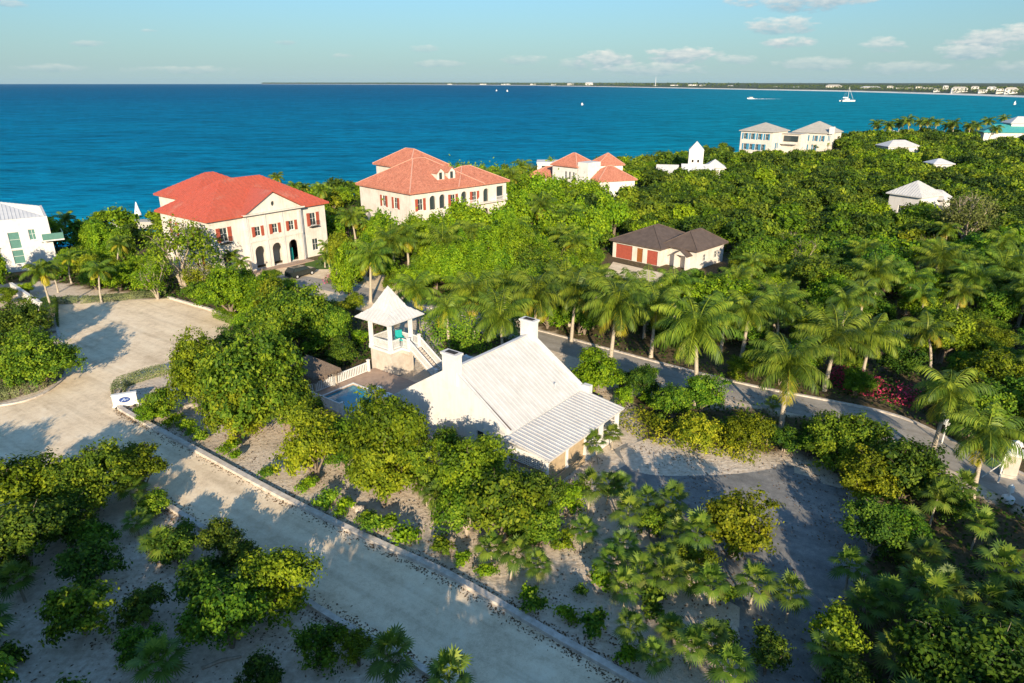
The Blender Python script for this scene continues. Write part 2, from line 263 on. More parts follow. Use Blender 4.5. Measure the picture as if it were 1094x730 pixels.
# ------------------------------------------------------------------ helpers
def link(o, parent=None):
    COL.objects.link(o)
    if parent is not None: o.parent = parent
    return o
def tag(o, label=None, cat=None, group=None, kind=None):
    if label: o['label'] = label
    if cat: o['category'] = cat
    if group: o['group'] = group
    if kind: o['kind'] = kind
    return o
def empty(name, loc, rz=0, label=None, cat=None, group=None):
    o = bpy.data.objects.new(name, None); COL.objects.link(o); o.location = loc; o.rotation_euler = (0, 0, rz); o.empty_display_size = .3
    return tag(o, label, cat, group)
class MB:
    def __init__(s): s.v = []; s.f = []
    def add(s, vs, fs):
        n = len(s.v); s.v += [tuple(v) for v in vs]; s.f += [tuple(i+n for i in f) for f in fs]; return s
    def box(s, x0, x1, y0, y1, z0, z1):
        return s.add([(x0,y0,z0),(x1,y0,z0),(x1,y1,z0),(x0,y1,z0),(x0,y0,z1),(x1,y0,z1),(x1,y1,z1),(x0,y1,z1)],
                     [(0,3,2,1),(4,5,6,7),(0,1,5,4),(1,2,6,5),(2,3,7,6),(3,0,4,7)])
    def bar(s, a, b, w, h=None, up=(0,0,1)):
        h = h or w; a = Vector(a); b = Vector(b); d = (b-a).normalized(); u = Vector(up)
        if abs(d.dot(u)) > .98: u = Vector((0,1,0))
        r = d.cross(u).normalized()*w/2; t = r.cross(d).normalized()*h/2
        return s.add([a-r-t,a+r-t,a+r+t,a-r+t,b-r-t,b+r-t,b+r+t,b-r+t],[(0,3,2,1),(4,5,6,7),(0,1,5,4),(1,2,6,5),(2,3,7,6),(3,0,4,7)])
    def tube(s, pts, rad, n=7, cap=True):
        pts = [Vector(p) for p in pts]; base = len(s.v); vs = []; fs = []
        for i, p in enumerate(pts):
            d = (pts[min(i+1, len(pts)-1)]-pts[max(i-1, 0)]).normalized()
            u = Vector((1,0,0)) if abs(d.x) < .9 else Vector((0,1,0))
            a = d.cross(u).normalized(); b = d.cross(a)
            r = rad[i] if isinstance(rad, (list, tuple)) else rad
            for k in range(n):
                t = 2*math.pi*k/n; vs.append(p+(a*math.cos(t)+b*math.sin(t))*r)
        for i in range(len(pts)-1):
            for k in range(n): fs.append((i*n+k, i*n+(k+1)%n, (i+1)*n+(k+1)%n, (i+1)*n+k))
        if cap: fs.append(tuple(range(n))); fs.append(tuple(reversed(range((len(pts)-1)*n, len(pts)*n))))
        return s.add(vs, fs)
    def prism(s, poly, z0, z1):
        n = len(poly)
        return s.add([(p[0],p[1],z0) for p in poly]+[(p[0],p[1],z1) for p in poly],
                     [tuple(reversed(range(n))), tuple(range(n, 2*n))]+[(i,(i+1)%n,n+(i+1)%n,n+i) for i in range(n)])
    def lathe(s, prof, c=(0,0), n=12):
        vs = []; fs = []
        for (r, z) in prof:
            for k in range(n): t = 2*math.pi*k/n; vs.append((c[0]+r*math.cos(t), c[1]+r*math.sin(t), z))
        for i in range(len(prof)-1):
            for k in range(n): fs.append((i*n+k, i*n+(k+1)%n, (i+1)*n+(k+1)%n, (i+1)*n+k))
        fs.append(tuple(reversed(range(n)))); fs.append(tuple(range((len(prof)-1)*n, len(prof)*n)))
        return s.add(vs, fs)
    def build(s, name, mat, parent=None, smooth=False):
        me = bpy.data.meshes.new(name); me.from_pydata(s.v, [], s.f); me.update()
        bm = bmesh.new(); bm.from_mesh(me); bmesh.ops.recalc_face_normals(bm, faces=bm.faces[:]); bm.to_mesh(me); bm.free()
        if isinstance(mat, str): mat = Mt[mat]
        me.materials.append(mat)
        if smooth: me.shade_smooth()
        return link(bpy.data.objects.new(name, me), parent)
def fbox(mb, A, ang, s0, s1, z0, z1, d0, d1):
    "box on a facade: A = foot point, ang = direction along it, d = distance outwards (to its right-hand side)"
    ca, sa = math.cos(ang), math.sin(ang)
    def q(s, d): return (A[0]+s*ca+d*sa, A[1]+s*sa-d*ca)
    mb.prism([q(s0, d0), q(s0, d1), q(s1, d1), q(s1, d0)], z0, z1)
def arch_pts(s, z, w, h, arch):
    if not arch: return [(s-w/2, z), (s+w/2, z), (s+w/2, z+h), (s-w/2, z+h)]
    r = w/2; zz = z+h-r
    return [(s-w/2, z), (s+w/2, z)]+[(s+r*math.cos(t), zz+r*math.sin(t)) for t in [math.pi*k/8 for k in range(9)]]
def wall_panel(mb, A, ang, outline, holes, thick=.3):
    "outline and holes in (s, z); the panel's outer face lies on the line through A"
    ca, sa = math.cos(ang), math.sin(ang)
    loops = [[Vector((p[0], p[1], 0)) for p in outline]]+[[Vector((p[0], p[1], 0)) for p in h] for h in holes]
    tris = tessellate_polygon(loops); flat = [v for l in loops for v in l]; n = len(flat)
    def q(v, d): return (A[0]+v.x*ca+d*sa, A[1]+v.x*sa-d*ca, v.y)
    vs = [q(v, 0) for v in flat]+[q(v, -thick) for v in flat]
    fs = [tuple(t) for t in tris]+[tuple(i+n for i in reversed(t)) for t in tris]
    k = 0
    for l in loops:
        m = len(l)
        for i in range(m): fs.append((k+i, k+(i+1)%m, n+k+(i+1)%m, n+k+i))
        k += m
    mb.add(vs, fs)
def window(parent, A, ang, s, z, w, h, shutter=None, mull=1, arch=False, depth_=.14, glass='glass', frame='white_trim', name='window'):
    f = MB(); t = .07
    fbox(f, A, ang, s-w/2+.003, s-w/2+t, z+.003, z+h-.003, -depth_-.05, -depth_+.02)
    fbox(f, A, ang, s+w/2-t, s+w/2-.003, z+.003, z+h-.003, -depth_-.05, -depth_+.02)
    fbox(f, A, ang, s-w/2+t, s+w/2-t, z+h-t, z+h-.003, -depth_-.05, -depth_+.02)
    fbox(f, A, ang, s-w/2+t, s+w/2-t, z+.003, z+t, -depth_-.05, -depth_+.02)
    for k in range(mull):
        c = s-w/2+w*(k+1)/(mull+1); fbox(f, A, ang, c-.025, c+.025, z+t, z+h-t, -depth_-.04, -depth_+.01)
    if h > 1: fbox(f, A, ang, s-w/2+t, s+w/2-t, z+h*.55-.02, z+h*.55+.02, -depth_-.035, -depth_+.005)
    fbox(f, A, ang, s-w/2-.1, s+w/2+.1, z-.1, z-.003, .003, .09)      # sill
    o = f.build(name, frame, parent)
    g = MB(); fbox(g, A, ang, s-w/2+.01, s+w/2-.01, z+.01, z+h-.01, -depth_-.025, -depth_-.015); g.build('pane', glass, o)
    if shutter:
        for sg in (-1, 1):
            m = MB(); sw = w*.52
            a0 = s+sg*(w/2+.03); a1 = a0+sg*sw; lo, hi = min(a0, a1), max(a0, a1)
            fbox(m, A, ang, lo, hi, z-.05, z+h+.05, .02, .07)
            nsl = max(4, int(h/.16))
            for k in range(nsl):
                zz = z+(k+.5)*h/nsl; fbox(m, A, ang, lo+.06, hi-.06, zz-.03, zz+.03, .07, .10)
            m.build('shutter', shutter, o)
    return o
def clip_line(poly, c):
    xs = []
    n = len(poly)
    for i in range(n):
        a, b = poly[i], poly[(i+1) % n]
        if (a[0]-c)*(b[0]-c) < 0:
            t = (c-a[0])/(b[0]-a[0]); xs.append(a[1]+(b[1]-a[1])*t)
    return (min(xs), max(xs)) if len(xs) >= 2 else None
def roof(polys, drop, mat, parent, rib=0.0, name='roof', ribh=.06, ribw=.06, cap=None):
    "closed roof body under the sloping polygons; rib = spacing of the standing seams"
    mb = MB()
    for p in polys:
        n = len(p); top = [Vector(v) for v in p]; bot = [Vector((v[0], v[1], v[2]-drop)) for v in p]
        mb.add(top+bot, [tuple(range(n)), tuple(reversed(range(n, 2*n)))]+[(i, (i+1) % n, n+(i+1) % n, n+i) for i in range(n)])
    o = mb.build(name, mat, parent)
    if rib:
        rb = MB()
        for p in polys:
            V = [Vector(v) for v in p]; e = (V[1]-V[0]).normalized(); nr = e.cross(V[2]-V[0]).normalized()
            if nr.z < 0: nr = -nr
            u = nr.cross(e).normalized()
            if u.z < 0: u = -u
            pl = [((v-V[0]).dot(e), (v-V[0]).dot(u)) for v in V]
            lo = min(a for a, b in pl); hi = max(a for a, b in pl)
            k = int((hi-lo)/rib)
            for i in range(k+1):
                c = lo+(hi-lo-k*rib)/2+i*rib+.013
                r = clip_line(pl, c)
                if r and r[1]-r[0] > .2:
                    a = V[0]+e*c+u*(r[0]+.03)+nr*ribh*.5; b = V[0]+e*c+u*(r[1]-.06)+nr*ribh*.5
                    rb.bar(a, b, ribw, ribh, up=nr)
        rb.build('seams', mat, o)
    if cap:
        cb = MB(); done = set()
        for p in polys:
            for i in range(len(p)):
                a, b = p[i], p[(i+1) % len(p)]
                key = tuple(sorted([tuple(round(q, 2) for q in a), tuple(round(q, 2) for q in b)]))
                if max(a[2], b[2]) > min(v[2] for v in p)+.3 and key not in done:
                    done.add(key); cb.bar((a[0], a[1], a[2]+.04), (b[0], b[1], b[2]+.04), .22, .1)
        cb.build('ridge_cap', cap, o)
    return o
def hip(x0, x1, y0, y1, ze, zr, axis=None, inset=None):
    w, d = x1-x0, y1-y0
    if axis is None: axis = 'x' if w >= d else 'y'
    if axis == 'x':
        i = min(inset if inset is not None else d/2, w/2); ym = (y0+y1)/2; a = (x0+i, ym, zr); b = (x1-i, ym, zr)
        if w/2-i < .05:
            a = ((x0+x1)/2, ym, zr)
            return [[(x0,y0,ze),(x1,y0,ze),a],[(x1,y0,ze),(x1,y1,ze),a],[(x1,y1,ze),(x0,y1,ze),a],[(x0,y1,ze),(x0,y0,ze),a]]
        return [[(x0,y0,ze),(x1,y0,ze),b,a],[(x1,y0,ze),(x1,y1,ze),b],[(x1,y1,ze),(x0,y1,ze),a,b],[(x0,y1,ze),(x0,y0,ze),a]]
    i = min(inset if inset is not None else w/2, d/2); xm = (x0+x1)/2; a = (xm, y0+i, zr); b = (xm, y1-i, zr)
    return [[(x0,y0,ze),(x1,y0,ze),a],[(x1,y0,ze),(x1,y1,ze),b,a],[(x1,y1,ze),(x0,y1,ze),b],[(x0,y1,ze),(x0,y0,ze),a,b]]
def rect(s0, s1, z0, z1): return [(s0,z0),(s1,z0),(s1,z1),(s0,z1)]
def box_walls(x0, x1, y0, y1, z0, z1, holes=None, thick=.3, mb=None):
    "four wall panels round a rectangle; holes = {'f': [...], 'r': [...], 'b': [...], 'l': [...]}; front = y0 side"
    holes = holes or {}; mb = mb or MB(); t = thick
    wall_panel(mb, (x0, y0), 0, rect(0, x1-x0, z0, z1), holes.get('f', []), t)
    wall_panel(mb, (x1, y0), math.pi/2, rect(t, y1-y0-t, z0, z1), holes.get('r', []), t)
    wall_panel(mb, (x1, y1), math.pi, rect(0, x1-x0, z0, z1), holes.get('b', []), t)
    wall_panel(mb, (x0, y1), -math.pi/2, rect(t, y1-y0-t, z0, z1), holes.get('l', []), t)
    return mb

# ------------------------------------------------------------------ setting: land, sea, roads
SH = [P(*q, (1.5 if q[0] < 900 else -5)) for q in ((-300,262),(0,246),(60,240),(150,233),(250,214),(345,196),(450,186),(560,178),(680,168),(740,161),(790,153),(860,147),(930,157),(1010,156),(1094,150),(1250,143))]
SH = [(-900, 60)]+SH
def shore_y(x):
    if x <= SH[0][0]: return SH[0][1]
    for a, b in zip(SH, SH[1:]):
        if a[0] <= x <= b[0]: return a[1]+(b[1]-a[1])*(x-a[0])/(b[0]-a[0])
    return SH[-1][1]+(x-SH[-1][0])*1.3
def inpoly(x, y, poly):
    c = False; n = len(poly); j = n-1
    for i in range(n):
        xi, yi = poly[i]; xj, yj = poly[j]
        if (yi > y) != (yj > y) and x < (xj-xi)*(y-yi)/(yj-yi)+xi: c = not c
        j = i
    return c
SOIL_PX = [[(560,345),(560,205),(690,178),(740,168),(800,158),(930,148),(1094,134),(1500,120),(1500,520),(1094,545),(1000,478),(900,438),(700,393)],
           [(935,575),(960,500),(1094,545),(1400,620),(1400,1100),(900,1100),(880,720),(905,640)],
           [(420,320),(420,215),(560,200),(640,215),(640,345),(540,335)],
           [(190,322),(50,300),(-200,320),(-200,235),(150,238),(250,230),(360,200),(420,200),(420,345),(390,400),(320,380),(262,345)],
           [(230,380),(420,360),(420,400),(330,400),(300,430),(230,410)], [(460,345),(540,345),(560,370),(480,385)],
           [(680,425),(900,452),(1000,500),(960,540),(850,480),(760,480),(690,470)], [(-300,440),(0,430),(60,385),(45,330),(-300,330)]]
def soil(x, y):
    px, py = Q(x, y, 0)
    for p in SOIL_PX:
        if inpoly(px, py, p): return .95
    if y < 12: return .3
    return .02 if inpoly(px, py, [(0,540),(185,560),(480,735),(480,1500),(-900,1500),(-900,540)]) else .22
def grid_sheet(name, xs, ys, zf, mat, attrs, kind='structure'):
    nx, ny = len(xs), len(ys); vs = []; A = {k: [] for k in attrs}
    for y in ys:
        for x in xs:
            vs.append((x, y, zf(x, y)))
            for k, f in attrs.items(): A[k].append(f(x, y))
    fs = [(j*nx+i, j*nx+i+1, (j+1)*nx+i+1, (j+1)*nx+i) for j in range(ny-1) for i in range(nx-1)]
    me = bpy.data.meshes.new(name); me.from_pydata(vs, [], fs); me.update()
    for k in attrs:
        a = me.attributes.new(k, 'FLOAT', 'POINT'); a.data.foreach_set('value', A[k])
    me.materials.append(Mt[mat]); me.shade_smooth()
    o = link(bpy.data.objects.new(name, me)); o['kind'] = kind; return o
def lins(a, b, st): n = max(1, int(round((b-a)/st))); return [a+(b-a)*i/n for i in range(n)]
gx = lins(-900, -200, 50)+lins(-200, -90, 8)+lins(-90, 90, 1.5)+lins(90, 260, 8)+lins(260, 1400, 30)+lins(1400, 4000, 200)+[4000]
gy = lins(-600, -60, 60)+lins(-60, 0, 6)+lins(0, 150, 1.5)+lins(150, 460, 7)+lins(460, 1500, 40)+lins(1500, 4200, 200)+[4200]
def land_z(x, y):
    d = (shore_y(x)-y)*.7
    if d > 14: return 0.0
    if d > 6: return -1.6*(14-d)/8
    return max(-9, -1.6-(6-d)*.7) if d < 6 else 0
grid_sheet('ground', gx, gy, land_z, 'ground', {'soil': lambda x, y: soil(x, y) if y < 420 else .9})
sx = lins(-14000, -2000, 1000)+lins(-2000, -300, 100)+lins(-300, 900, 15)+lins(900, 4000, 100)+lins(4000, 14000, 1000)+[14000]
sy = lins(40, 900, 12)+lins(900, 3000, 70)+lins(3000, 14000, 500)+[14000]
def deep(x, y):
    d = max(0.0, (y-shore_y(x))*.75)
    near = 1-math.exp(-d/70.0)
    return min(1, .30*(1-math.exp(-d/14.0))+.25*near+.25*min(1, d/1200)+.2*min(1, max(0, d-700)/2500)*(1 if x < 900 else .5))
def teal(x, y):
    a = math.atan2(x, y)
    return max(0, min(.85, (a-.02)*2.6))*min(1, max(0, (y-shore_y(x))/60))
grid_sheet('sea', sx, sy, lambda x, y: -5.0, 'sea', {'deep': deep, 'teal': teal})
def sheet(name, pts, z, mat, kind='structure', thick=.0):
    loop = [Vector((p[0], p[1], 0)) for p in pts]; tris = tessellate_polygon([loop])
    mb = MB(); mb.add([(p[0], p[1], z) for p in pts], [tuple(t) for t in tris])
    me = bpy.data.meshes.new(name); me.from_pydata(mb.v, [], mb.f); me.update()
    bm = bmesh.new(); bm.from_mesh(me)
    for f in bm.faces:
        if f.normal.z < 0: f.normal_flip()
    bm.to_mesh(me); bm.free(); me.materials.append(Mt[mat])
    o = link(bpy.data.objects.new(name, me)); o['kind'] = kind; return o
def smooth_line(pts, n=6):
    out = []
    for i in range(len(pts)-1):
        p0 = pts[max(i-1, 0)]; p1 = pts[i]; p2 = pts[i+1]; p3 = pts[min(i+2, len(pts)-1)]
        for k in range(n):
            t = k/n
            out.append(tuple(.5*((2*p1[j])+(-p0[j]+p2[j])*t+(2*p0[j]-5*p1[j]+4*p2[j]-p3[j])*t*t+(-p0[j]+3*p1[j]-3*p2[j]+p3[j])*t**3) for j in (0, 1)))
    out.append(tuple(pts[-1])); return out
def ribbon(name, pts, w, z0, z1, mat, kind=None, wig=0.0):
    mb = MB(); L = []; Rr = []
    for i, p in enumerate(pts):
        a = pts[max(i-1, 0)]; b = pts[min(i+1, len(pts)-1)]; d = Vector((b[0]-a[0], b[1]-a[1])).normalized(); n = Vector((-d.y, d.x))
        ww = w/2*(1+wig*random.uniform(-1, 1))
        L.append((p[0]+n.x*ww, p[1]+n.y*ww)); Rr.append((p[0]-n.x*ww, p[1]-n.y*ww))
    m = len(pts)
    if z1 is None:
        mb.add([(*q, z0) for q in L]+[(*q, z0) for q in Rr], [(m+i, m+i+1, i+1, i) for i in range(m-1)])
    else:
        mb.add([(*q, z1) for q in L]+[(*q, z1) for q in Rr]+[(*q, z0) for q in L]+[(*q, z0) for q in Rr],
               [(m+i, m+i+1, i+1, i) for i in range(m-1)]+[(i, i+1, 2*m+i+1, 2*m+i) for i in range(m-1)]+[(m+i+1, m+i, 3*m+i, 3*m+i+1) for i in range(m-1)]+[(0, 2*m, 3*m, m), (m-1, 2*m-1, 4*m-1, 3*m-1)])
    o = mb.build(name, mat)
    if kind: o['kind'] = kind
    return o
rk = [P(*q) for q in ((128,437),(150,450),(210,482),(300,531),(390,575),(480,616),(590,680),(680,731))]
dx, dy = rk[-1][0]-rk[-3][0], rk[-1][1]-rk[-3][1]
rk2 = rk+[(rk[-1][0]+dx*1.2, rk[-1][1]+dy*1.2), (rk[-1][0]+dx*3, rk[-1][1]+dy*3)]
lk = [P(*q) for q in ((150,528),(185,545),(260,595),(340,652),(410,692),(478,732))]
dx, dy = lk[-1][0]-lk[-3][0], lk[-1][1]-lk[-3][1]
lk2 = lk+[(lk[-1][0]+dx*1.3, lk[-1][1]+dy*1.3), (lk[-1][0]+dx*3, lk[-1][1]+dy*3)]
plaza_left = [P(*q) for q in ((-260,452),(-80,440),(0,434),(38,425),(60,412),(70,400),(73,385),(66,368),(60,345),(60,327))]
top_edge = [P(*q) for q in ((60,327),(110,323),(180,319),(222,331),(262,345))]
inner = [P(*q) for q in ((262,345),(235,360),(212,378),(180,397),(150,405),(130,415),(125,428),(128,437))]
low_left = [P(*q) for q in ((150,528),(60,520),(-60,520),(-260,540))]
sheet('driveway', smooth_line(plaza_left, 4)[:-1]+top_edge[:-1]+smooth_line(inner, 4)[:-1]+rk2+list(reversed(lk2))+low_left[1:], .02, 'gravel')
def kerb(name, pts, label, w=.32, h=.2, group='kerbs edging the gravel driveway'):
    o = ribbon(name, pts, w, -.05, h, 'kerb'); return tag(o, label, 'kerb', group)
kerb('kerb', smooth_line(rk2, 4), 'long pale concrete kerb on the cottage side of the sloping gravel road', .42, .26)
kerb('kerb', smooth_line(lk2, 4), 'pale concrete kerb between the gravel road and the shaded sandy plot at bottom left', .36, .22)
kerb('kerb', smooth_line(plaza_left, 4), 'low curved kerb in front of the grey clipped hedge at the left edge', .3, .16)
kerb('kerb', top_edge[2:], 'low kerb at the far right end of the gravel turning area', .35, .3)
kerb('kerb', smooth_line(inner[3:], 4), 'kerb curving round the hedge point behind the white sign', .3, .18)
# road behind the cottage, house forecourt, turning area, side road
back = smooth_line([P(*q) for q in ((300,296),(350,305),(400,316),(440,332),(500,346),(560,358),(640,380),(720,402),(800,422),(880,438),(950,454),(1010,484),(1060,508),(1120,538),(1250,600))], 6)
ribbon('road', back, 4.2, .012, None, 'road', 'structure')
sheet('forecourt', [P(*q) for q in ((255,288),(345,285),(420,285),(440,300),(430,330),(395,335),(330,315),(250,300))], .006, 'gravel', 'structure')
sheet('garage_apron', [P(*q) for q in ((655,280),(708,292),(712,303),(690,312),(640,300))], .016, 'gravel', 'structure')
ribbon('path', smooth_line([P(*q) for q in ((930,352),(985,358),(1094,362),(1300,372))], 4), 3.4, .012, None, 'road', 'structure')
b2 = []
for i in range(6, len(back)-1):
    a, b = back[i-1], back[i+1]; d = Vector((b[0]-a[0], b[1]-a[1])).normalized(); b2.append((back[i][0]-d.y*2.2, back[i][1]+d.x*2.2))
kerb('kerb', b2[8:], 'thin pale kerb on the wooded side of the grey road behind the cottage', .3, .14)
turn = smooth_line([P(*q) for q in ((655,482),(672,474),(715,470),(770,482),(840,500),(895,522),(935,558),(938,585),(915,620),(885,655),(870,700),(868,760),(800,760),(790,700),(775,640),(700,600),(690,560),(672,520),(655,482))], 5)[:-1]
turn = [(a+.45*math.sin(i*2.3)+.3*math.sin(i*5.1), b+.4*math.sin(i*1.9+1)+.25*math.cos(i*4.3)) for i, (a, b) in enumerate(turn)]
sheet('parking_area', turn, .008, 'gravel_grey', 'structure')
sheet('sand_patch', smooth_line([P(*q) for q in ((662,482),(700,468),(770,480),(830,496),(800,505),(750,508),(700,508),(672,500),(662,482))], 4)[:-1], .012, 'ground', 'structure')

# far bay coast
CST = [(1500,121),(1250,110.5),(1094,104.3),(1040,102.3),(1000,101),(950,99.4),(900,98),(850,97),(800,96),(750,95),(700,94),(650,93),(600,92.2),(560,91.5),(500,91.1),(400,90.5),(320,90.25),(280,90.1)]
def coast():
    mbs = MB(); mbv = MB(); rows = []
    pts = smooth_line([P(*q, -5) for q in CST], 5)
    coastfade = lambda d: 1 if d < 5000 else max(.3, 1-(d-5000)/6000)
    prof = [(0,-6),(14,-4.2),(60,-2.0),(75,-1.5),(200,6),(500,11),(1500,15),(4500,15),(9000,13),(13000,13)]
    for (x, y) in pts:
        d = math.hypot(x, y); ux, uy = x/d, y/d; k = 1 if d < 3500 else 1+(d-3500)/2500
        rows.append([(x+ux*o*k*(1 if o > 60 else 1), y+uy*o*k, z if z < 0 else z*coastfade(d)) for (o, z) in prof])
    for i in range(len(rows)-1):
        for j in range(len(prof)-1):
            q = [rows[i][j], rows[i+1][j], rows[i+1][j+1], rows[i][j+1]]
            (mbs if j < 3 else mbv).add(q, [(0,1,2,3)])
    mbs.build('far_beach', surf('far_beach_sand', (.80, .74, .62), scale=.02))['kind'] = 'structure'
    mbv.build('far_coast', 'coast_veg')['kind'] = 'structure'
    return pts
coast_pts = coast()

# ------------------------------------------------------------------ vegetation meshes
def np_mesh(name, V, nq, vv, mats, midx=None):
    me = bpy.data.meshes.new(name); n = len(V)
    me.vertices.add(n); me.vertices.foreach_set('co', V.astype(np.float32).ravel())
    me.loops.add(nq*4); me.loops.foreach_set('vertex_index', np.arange(nq*4, dtype=np.int32))
    me.polygons.add(nq); me.polygons.foreach_set('loop_start', np.arange(0, nq*4, 4, dtype=np.int32)); me.polygons.foreach_set('loop_total', np.full(nq, 4, dtype=np.int32))
    a = me.attributes.new('v', 'FLOAT', 'POINT'); a.data.foreach_set('value', np.repeat(np.clip(vv, 0, 1), 4).astype(np.float32))
    for m in mats: me.materials.append(m if not isinstance(m, str) else Mt[m])
    if midx is not None: me.polygons.foreach_set('material_index', midx.astype(np.int32))
    me.update(); me.validate(); return me
def unit(a): return a/np.maximum(np.linalg.norm(a, axis=1, keepdims=True), 1e-6)
def leafset(C, Nn, L, W, rg):
    r = rg.normal(size=C.shape); t = unit(np.cross(Nn, r)); b = np.cross(Nn, t)
    L = L.reshape(-1, 1); W = W.reshape(-1, 1)
    return np.stack([C-t*L*.5, C+b*W*.5-t*L*.05, C+t*L*.5, C-b*W*.5-t*L*.05], axis=1).reshape(-1, 3)
def crown_pts(seed, Rr, H, nl, ncl, vert=False, low=.35, spread=.62):
    rg = np.random.default_rng(seed); lob = []
    for k in range(nl):
        a = 2*math.pi*(k+rg.uniform(-.3, .3))/nl; rr = Rr*rg.uniform(.3, spread) if k else 0.0
        lr = Rr*rg.uniform(.24, .5)
        zc = H*rg.uniform(.30, .84) if k else H-Rr*.40
        lob.append((np.array([rr*math.cos(a), rr*math.sin(a), max(zc, lr*.6)]), lr))
    cl = []
    tries = 0
    while len(cl) < ncl and tries < ncl*12:
        tries += 1
        c, lr = lob[rg.integers(nl)]; d = rg.normal(size=3); d /= np.linalg.norm(d)
        if d[2] < -low: continue
        sc = np.array([1, 1, 1.7 if vert else .72])
        p = c+d*lr*sc*(rg.uniform(.78, 1.1) if rg.random() < .8 else rg.uniform(1.1, 1.4))
        if any(np.linalg.norm((p-c2)/sc) < .7*r2 for c2, r2 in lob): continue
        if p[2] < .15: p[2] = .15+rg.uniform(0, .3)
        cl.append((p, d))
    return rg, lob, cl
def make_crown(name, seed, Rr, H, leaf, nl=7, ncl=120, per=45, csize=.34, vert=False, fill=.25, low=.6, stray=.03):
    rg, lob, cl = crown_pts(seed, Rr, H, nl, ncl, vert, low)
    C = []; Nn = []; v = []
    for p, d in cl:
        m = int(per*rg.uniform(.6, 1.4)); s = csize*rg.uniform(.7, 1.35)
        off = rg.normal(size=(m, 3))*s*np.array([.75, .75, 1.5 if vert else .55])
        C.append(p+off); base = rg.uniform(.15, .85)
        n = unit(unit(off+1e-6)*.6+d*.8+np.array([0, 0, .5])+rg.normal(size=(m, 3))*.55)
        if vert: n = unit(n*np.array([1, 1, .3])+rg.normal(size=(m, 3))*.2)
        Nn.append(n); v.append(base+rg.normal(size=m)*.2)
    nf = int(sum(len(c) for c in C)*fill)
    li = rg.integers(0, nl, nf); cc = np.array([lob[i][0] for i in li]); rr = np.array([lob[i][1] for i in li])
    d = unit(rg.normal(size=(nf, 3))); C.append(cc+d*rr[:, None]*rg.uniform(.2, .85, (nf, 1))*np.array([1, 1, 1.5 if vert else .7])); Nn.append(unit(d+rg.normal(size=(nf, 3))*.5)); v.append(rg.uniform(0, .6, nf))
    C = np.concatenate(C); Nn = np.concatenate(Nn); v = np.concatenate(v)
    C[:, 2] = np.maximum(C[:, 2], .05)
    L = leaf*rg.uniform(.7, 1.35, len(C)); V = leafset(C, Nn, L, L*rg.uniform(.5, .75, len(C)), rg)
    return V, v, lob, cl
MESH = {}
def crown_mesh(kind, var):
    "returns list of (trunk mesh, crown mesh without material)"
    return MESH[(kind, var)]
def trunk_mesh(name, lob, H, r0, seed, mat='bark', stems=3, twigs=None):
    rd = random.Random(seed); mb = MB()
    bases = [(rd.uniform(-.25, .25), rd.uniform(-.25, .25)) for _ in range(stems)]
    for i, (c, lr) in enumerate(lob):
        b = bases[i % stems]; p0 = Vector((b[0], b[1], -.1)); p3 = Vector(c)+Vector((0, 0, lr*.1))
        p1 = p0+Vector((p3.x*.15+rd.uniform(-.1, .1), p3.y*.15+rd.uniform(-.1, .1), p3.z*.4)); p2 = p0.lerp(p3, .7)+Vector((rd.uniform(-.15, .15), rd.uniform(-.15, .15), .1))
        mb.tube([p0, p1, p2, p3], [r0, r0*.7, r0*.45, r0*.2], 6)
        if twigs:
            for _ in range(twigs):
                d = Vector((rd.gauss(0, 1), rd.gauss(0, 1), rd.uniform(.0, 1.4))).normalized()*lr*rd.uniform(.7, 1.08)
                mid = p3+d*.5+Vector((0, 0, lr*.12)); mb.tube([p2.lerp(p3, rd.random()), mid, p3+d], [r0*.18, r0*.1, r0*.03], 4)
    me = bpy.data.meshes.new(name); me.from_pydata(mb.v, [], mb.f); me.update(); me.materials.append(Mt[mat]); me.shade_smooth(); return me
SPEC = {  # kind: (variants, R, H, leaf, lobes, clumps, per, csize, vert, trunk radius, stems)
    'big':   (3, 3.6, 5.6, .235, 12, 250, 62, .34, False, .16, 3),
    'mid':   (4, 2.4, 4.0, .20, 10, 160, 52, .27, False, .10, 3),
    'small': (3, 1.5, 2.6, .175, 7, 90, 40, .21, False, .06, 3),
    'shrub': (3, .8, 1.1, .19, 4, 26, 26, .2, False, .03, 2),
    'vert':  (3, 2.3, 6.2, .26, 9, 150, 50, .24, True, .12, 2),
    'far':   (4, 3.0, 5.0, .52, 8, 95, 15, .45, False, .12, 2),
    'farvert': (2, 2.6, 5.8, .50, 8, 90, 15, .4, True, .12, 2)}
RAWC = {}
for kd, (nv, Rr, H, lf, nl, ncl, per, cs, vt, tr, st) in SPEC.items():
    for i in range(nv):
        V, v, lob, cl = make_crown(kd, 100+i*7+len(kd)*31, Rr, H, lf, nl, ncl, per, cs, vt)
        RAWC[(kd, i)] = (V, v)
        MESH[(kd, i, 'trunk')] = trunk_mesh('trunk', lob, H, tr, i, 'bark_pale' if kd in ('small', 'mid') and i == 0 else 'bark', st, twigs=(3 if kd in ('big', 'mid', 'small') else None))
for i in range(2):                                     # sparse tree: pale branches with few leaves
    V, v, lob, cl = make_crown('sparse', 500+i, 2.8, 5.0, .19, 9, 130, 26, .32, False, .05)
    RAWC[('sparse', i)] = (V, v); MESH[('sparse', i, 'trunk')] = trunk_mesh('trunk', lob, 5, .10, i, 'bark_pale', 4, twigs=9)
SPEC['sparse'] = (2, 2.8, 5.0)
def get_crown(kd, i, mat):
    k = (kd, i, mat)
    if k not in MESH:
        V, v = RAWC[(kd, i)]; MESH[k] = np_mesh('crown', V, len(V)//4, v, [mat])
    return MESH[k]

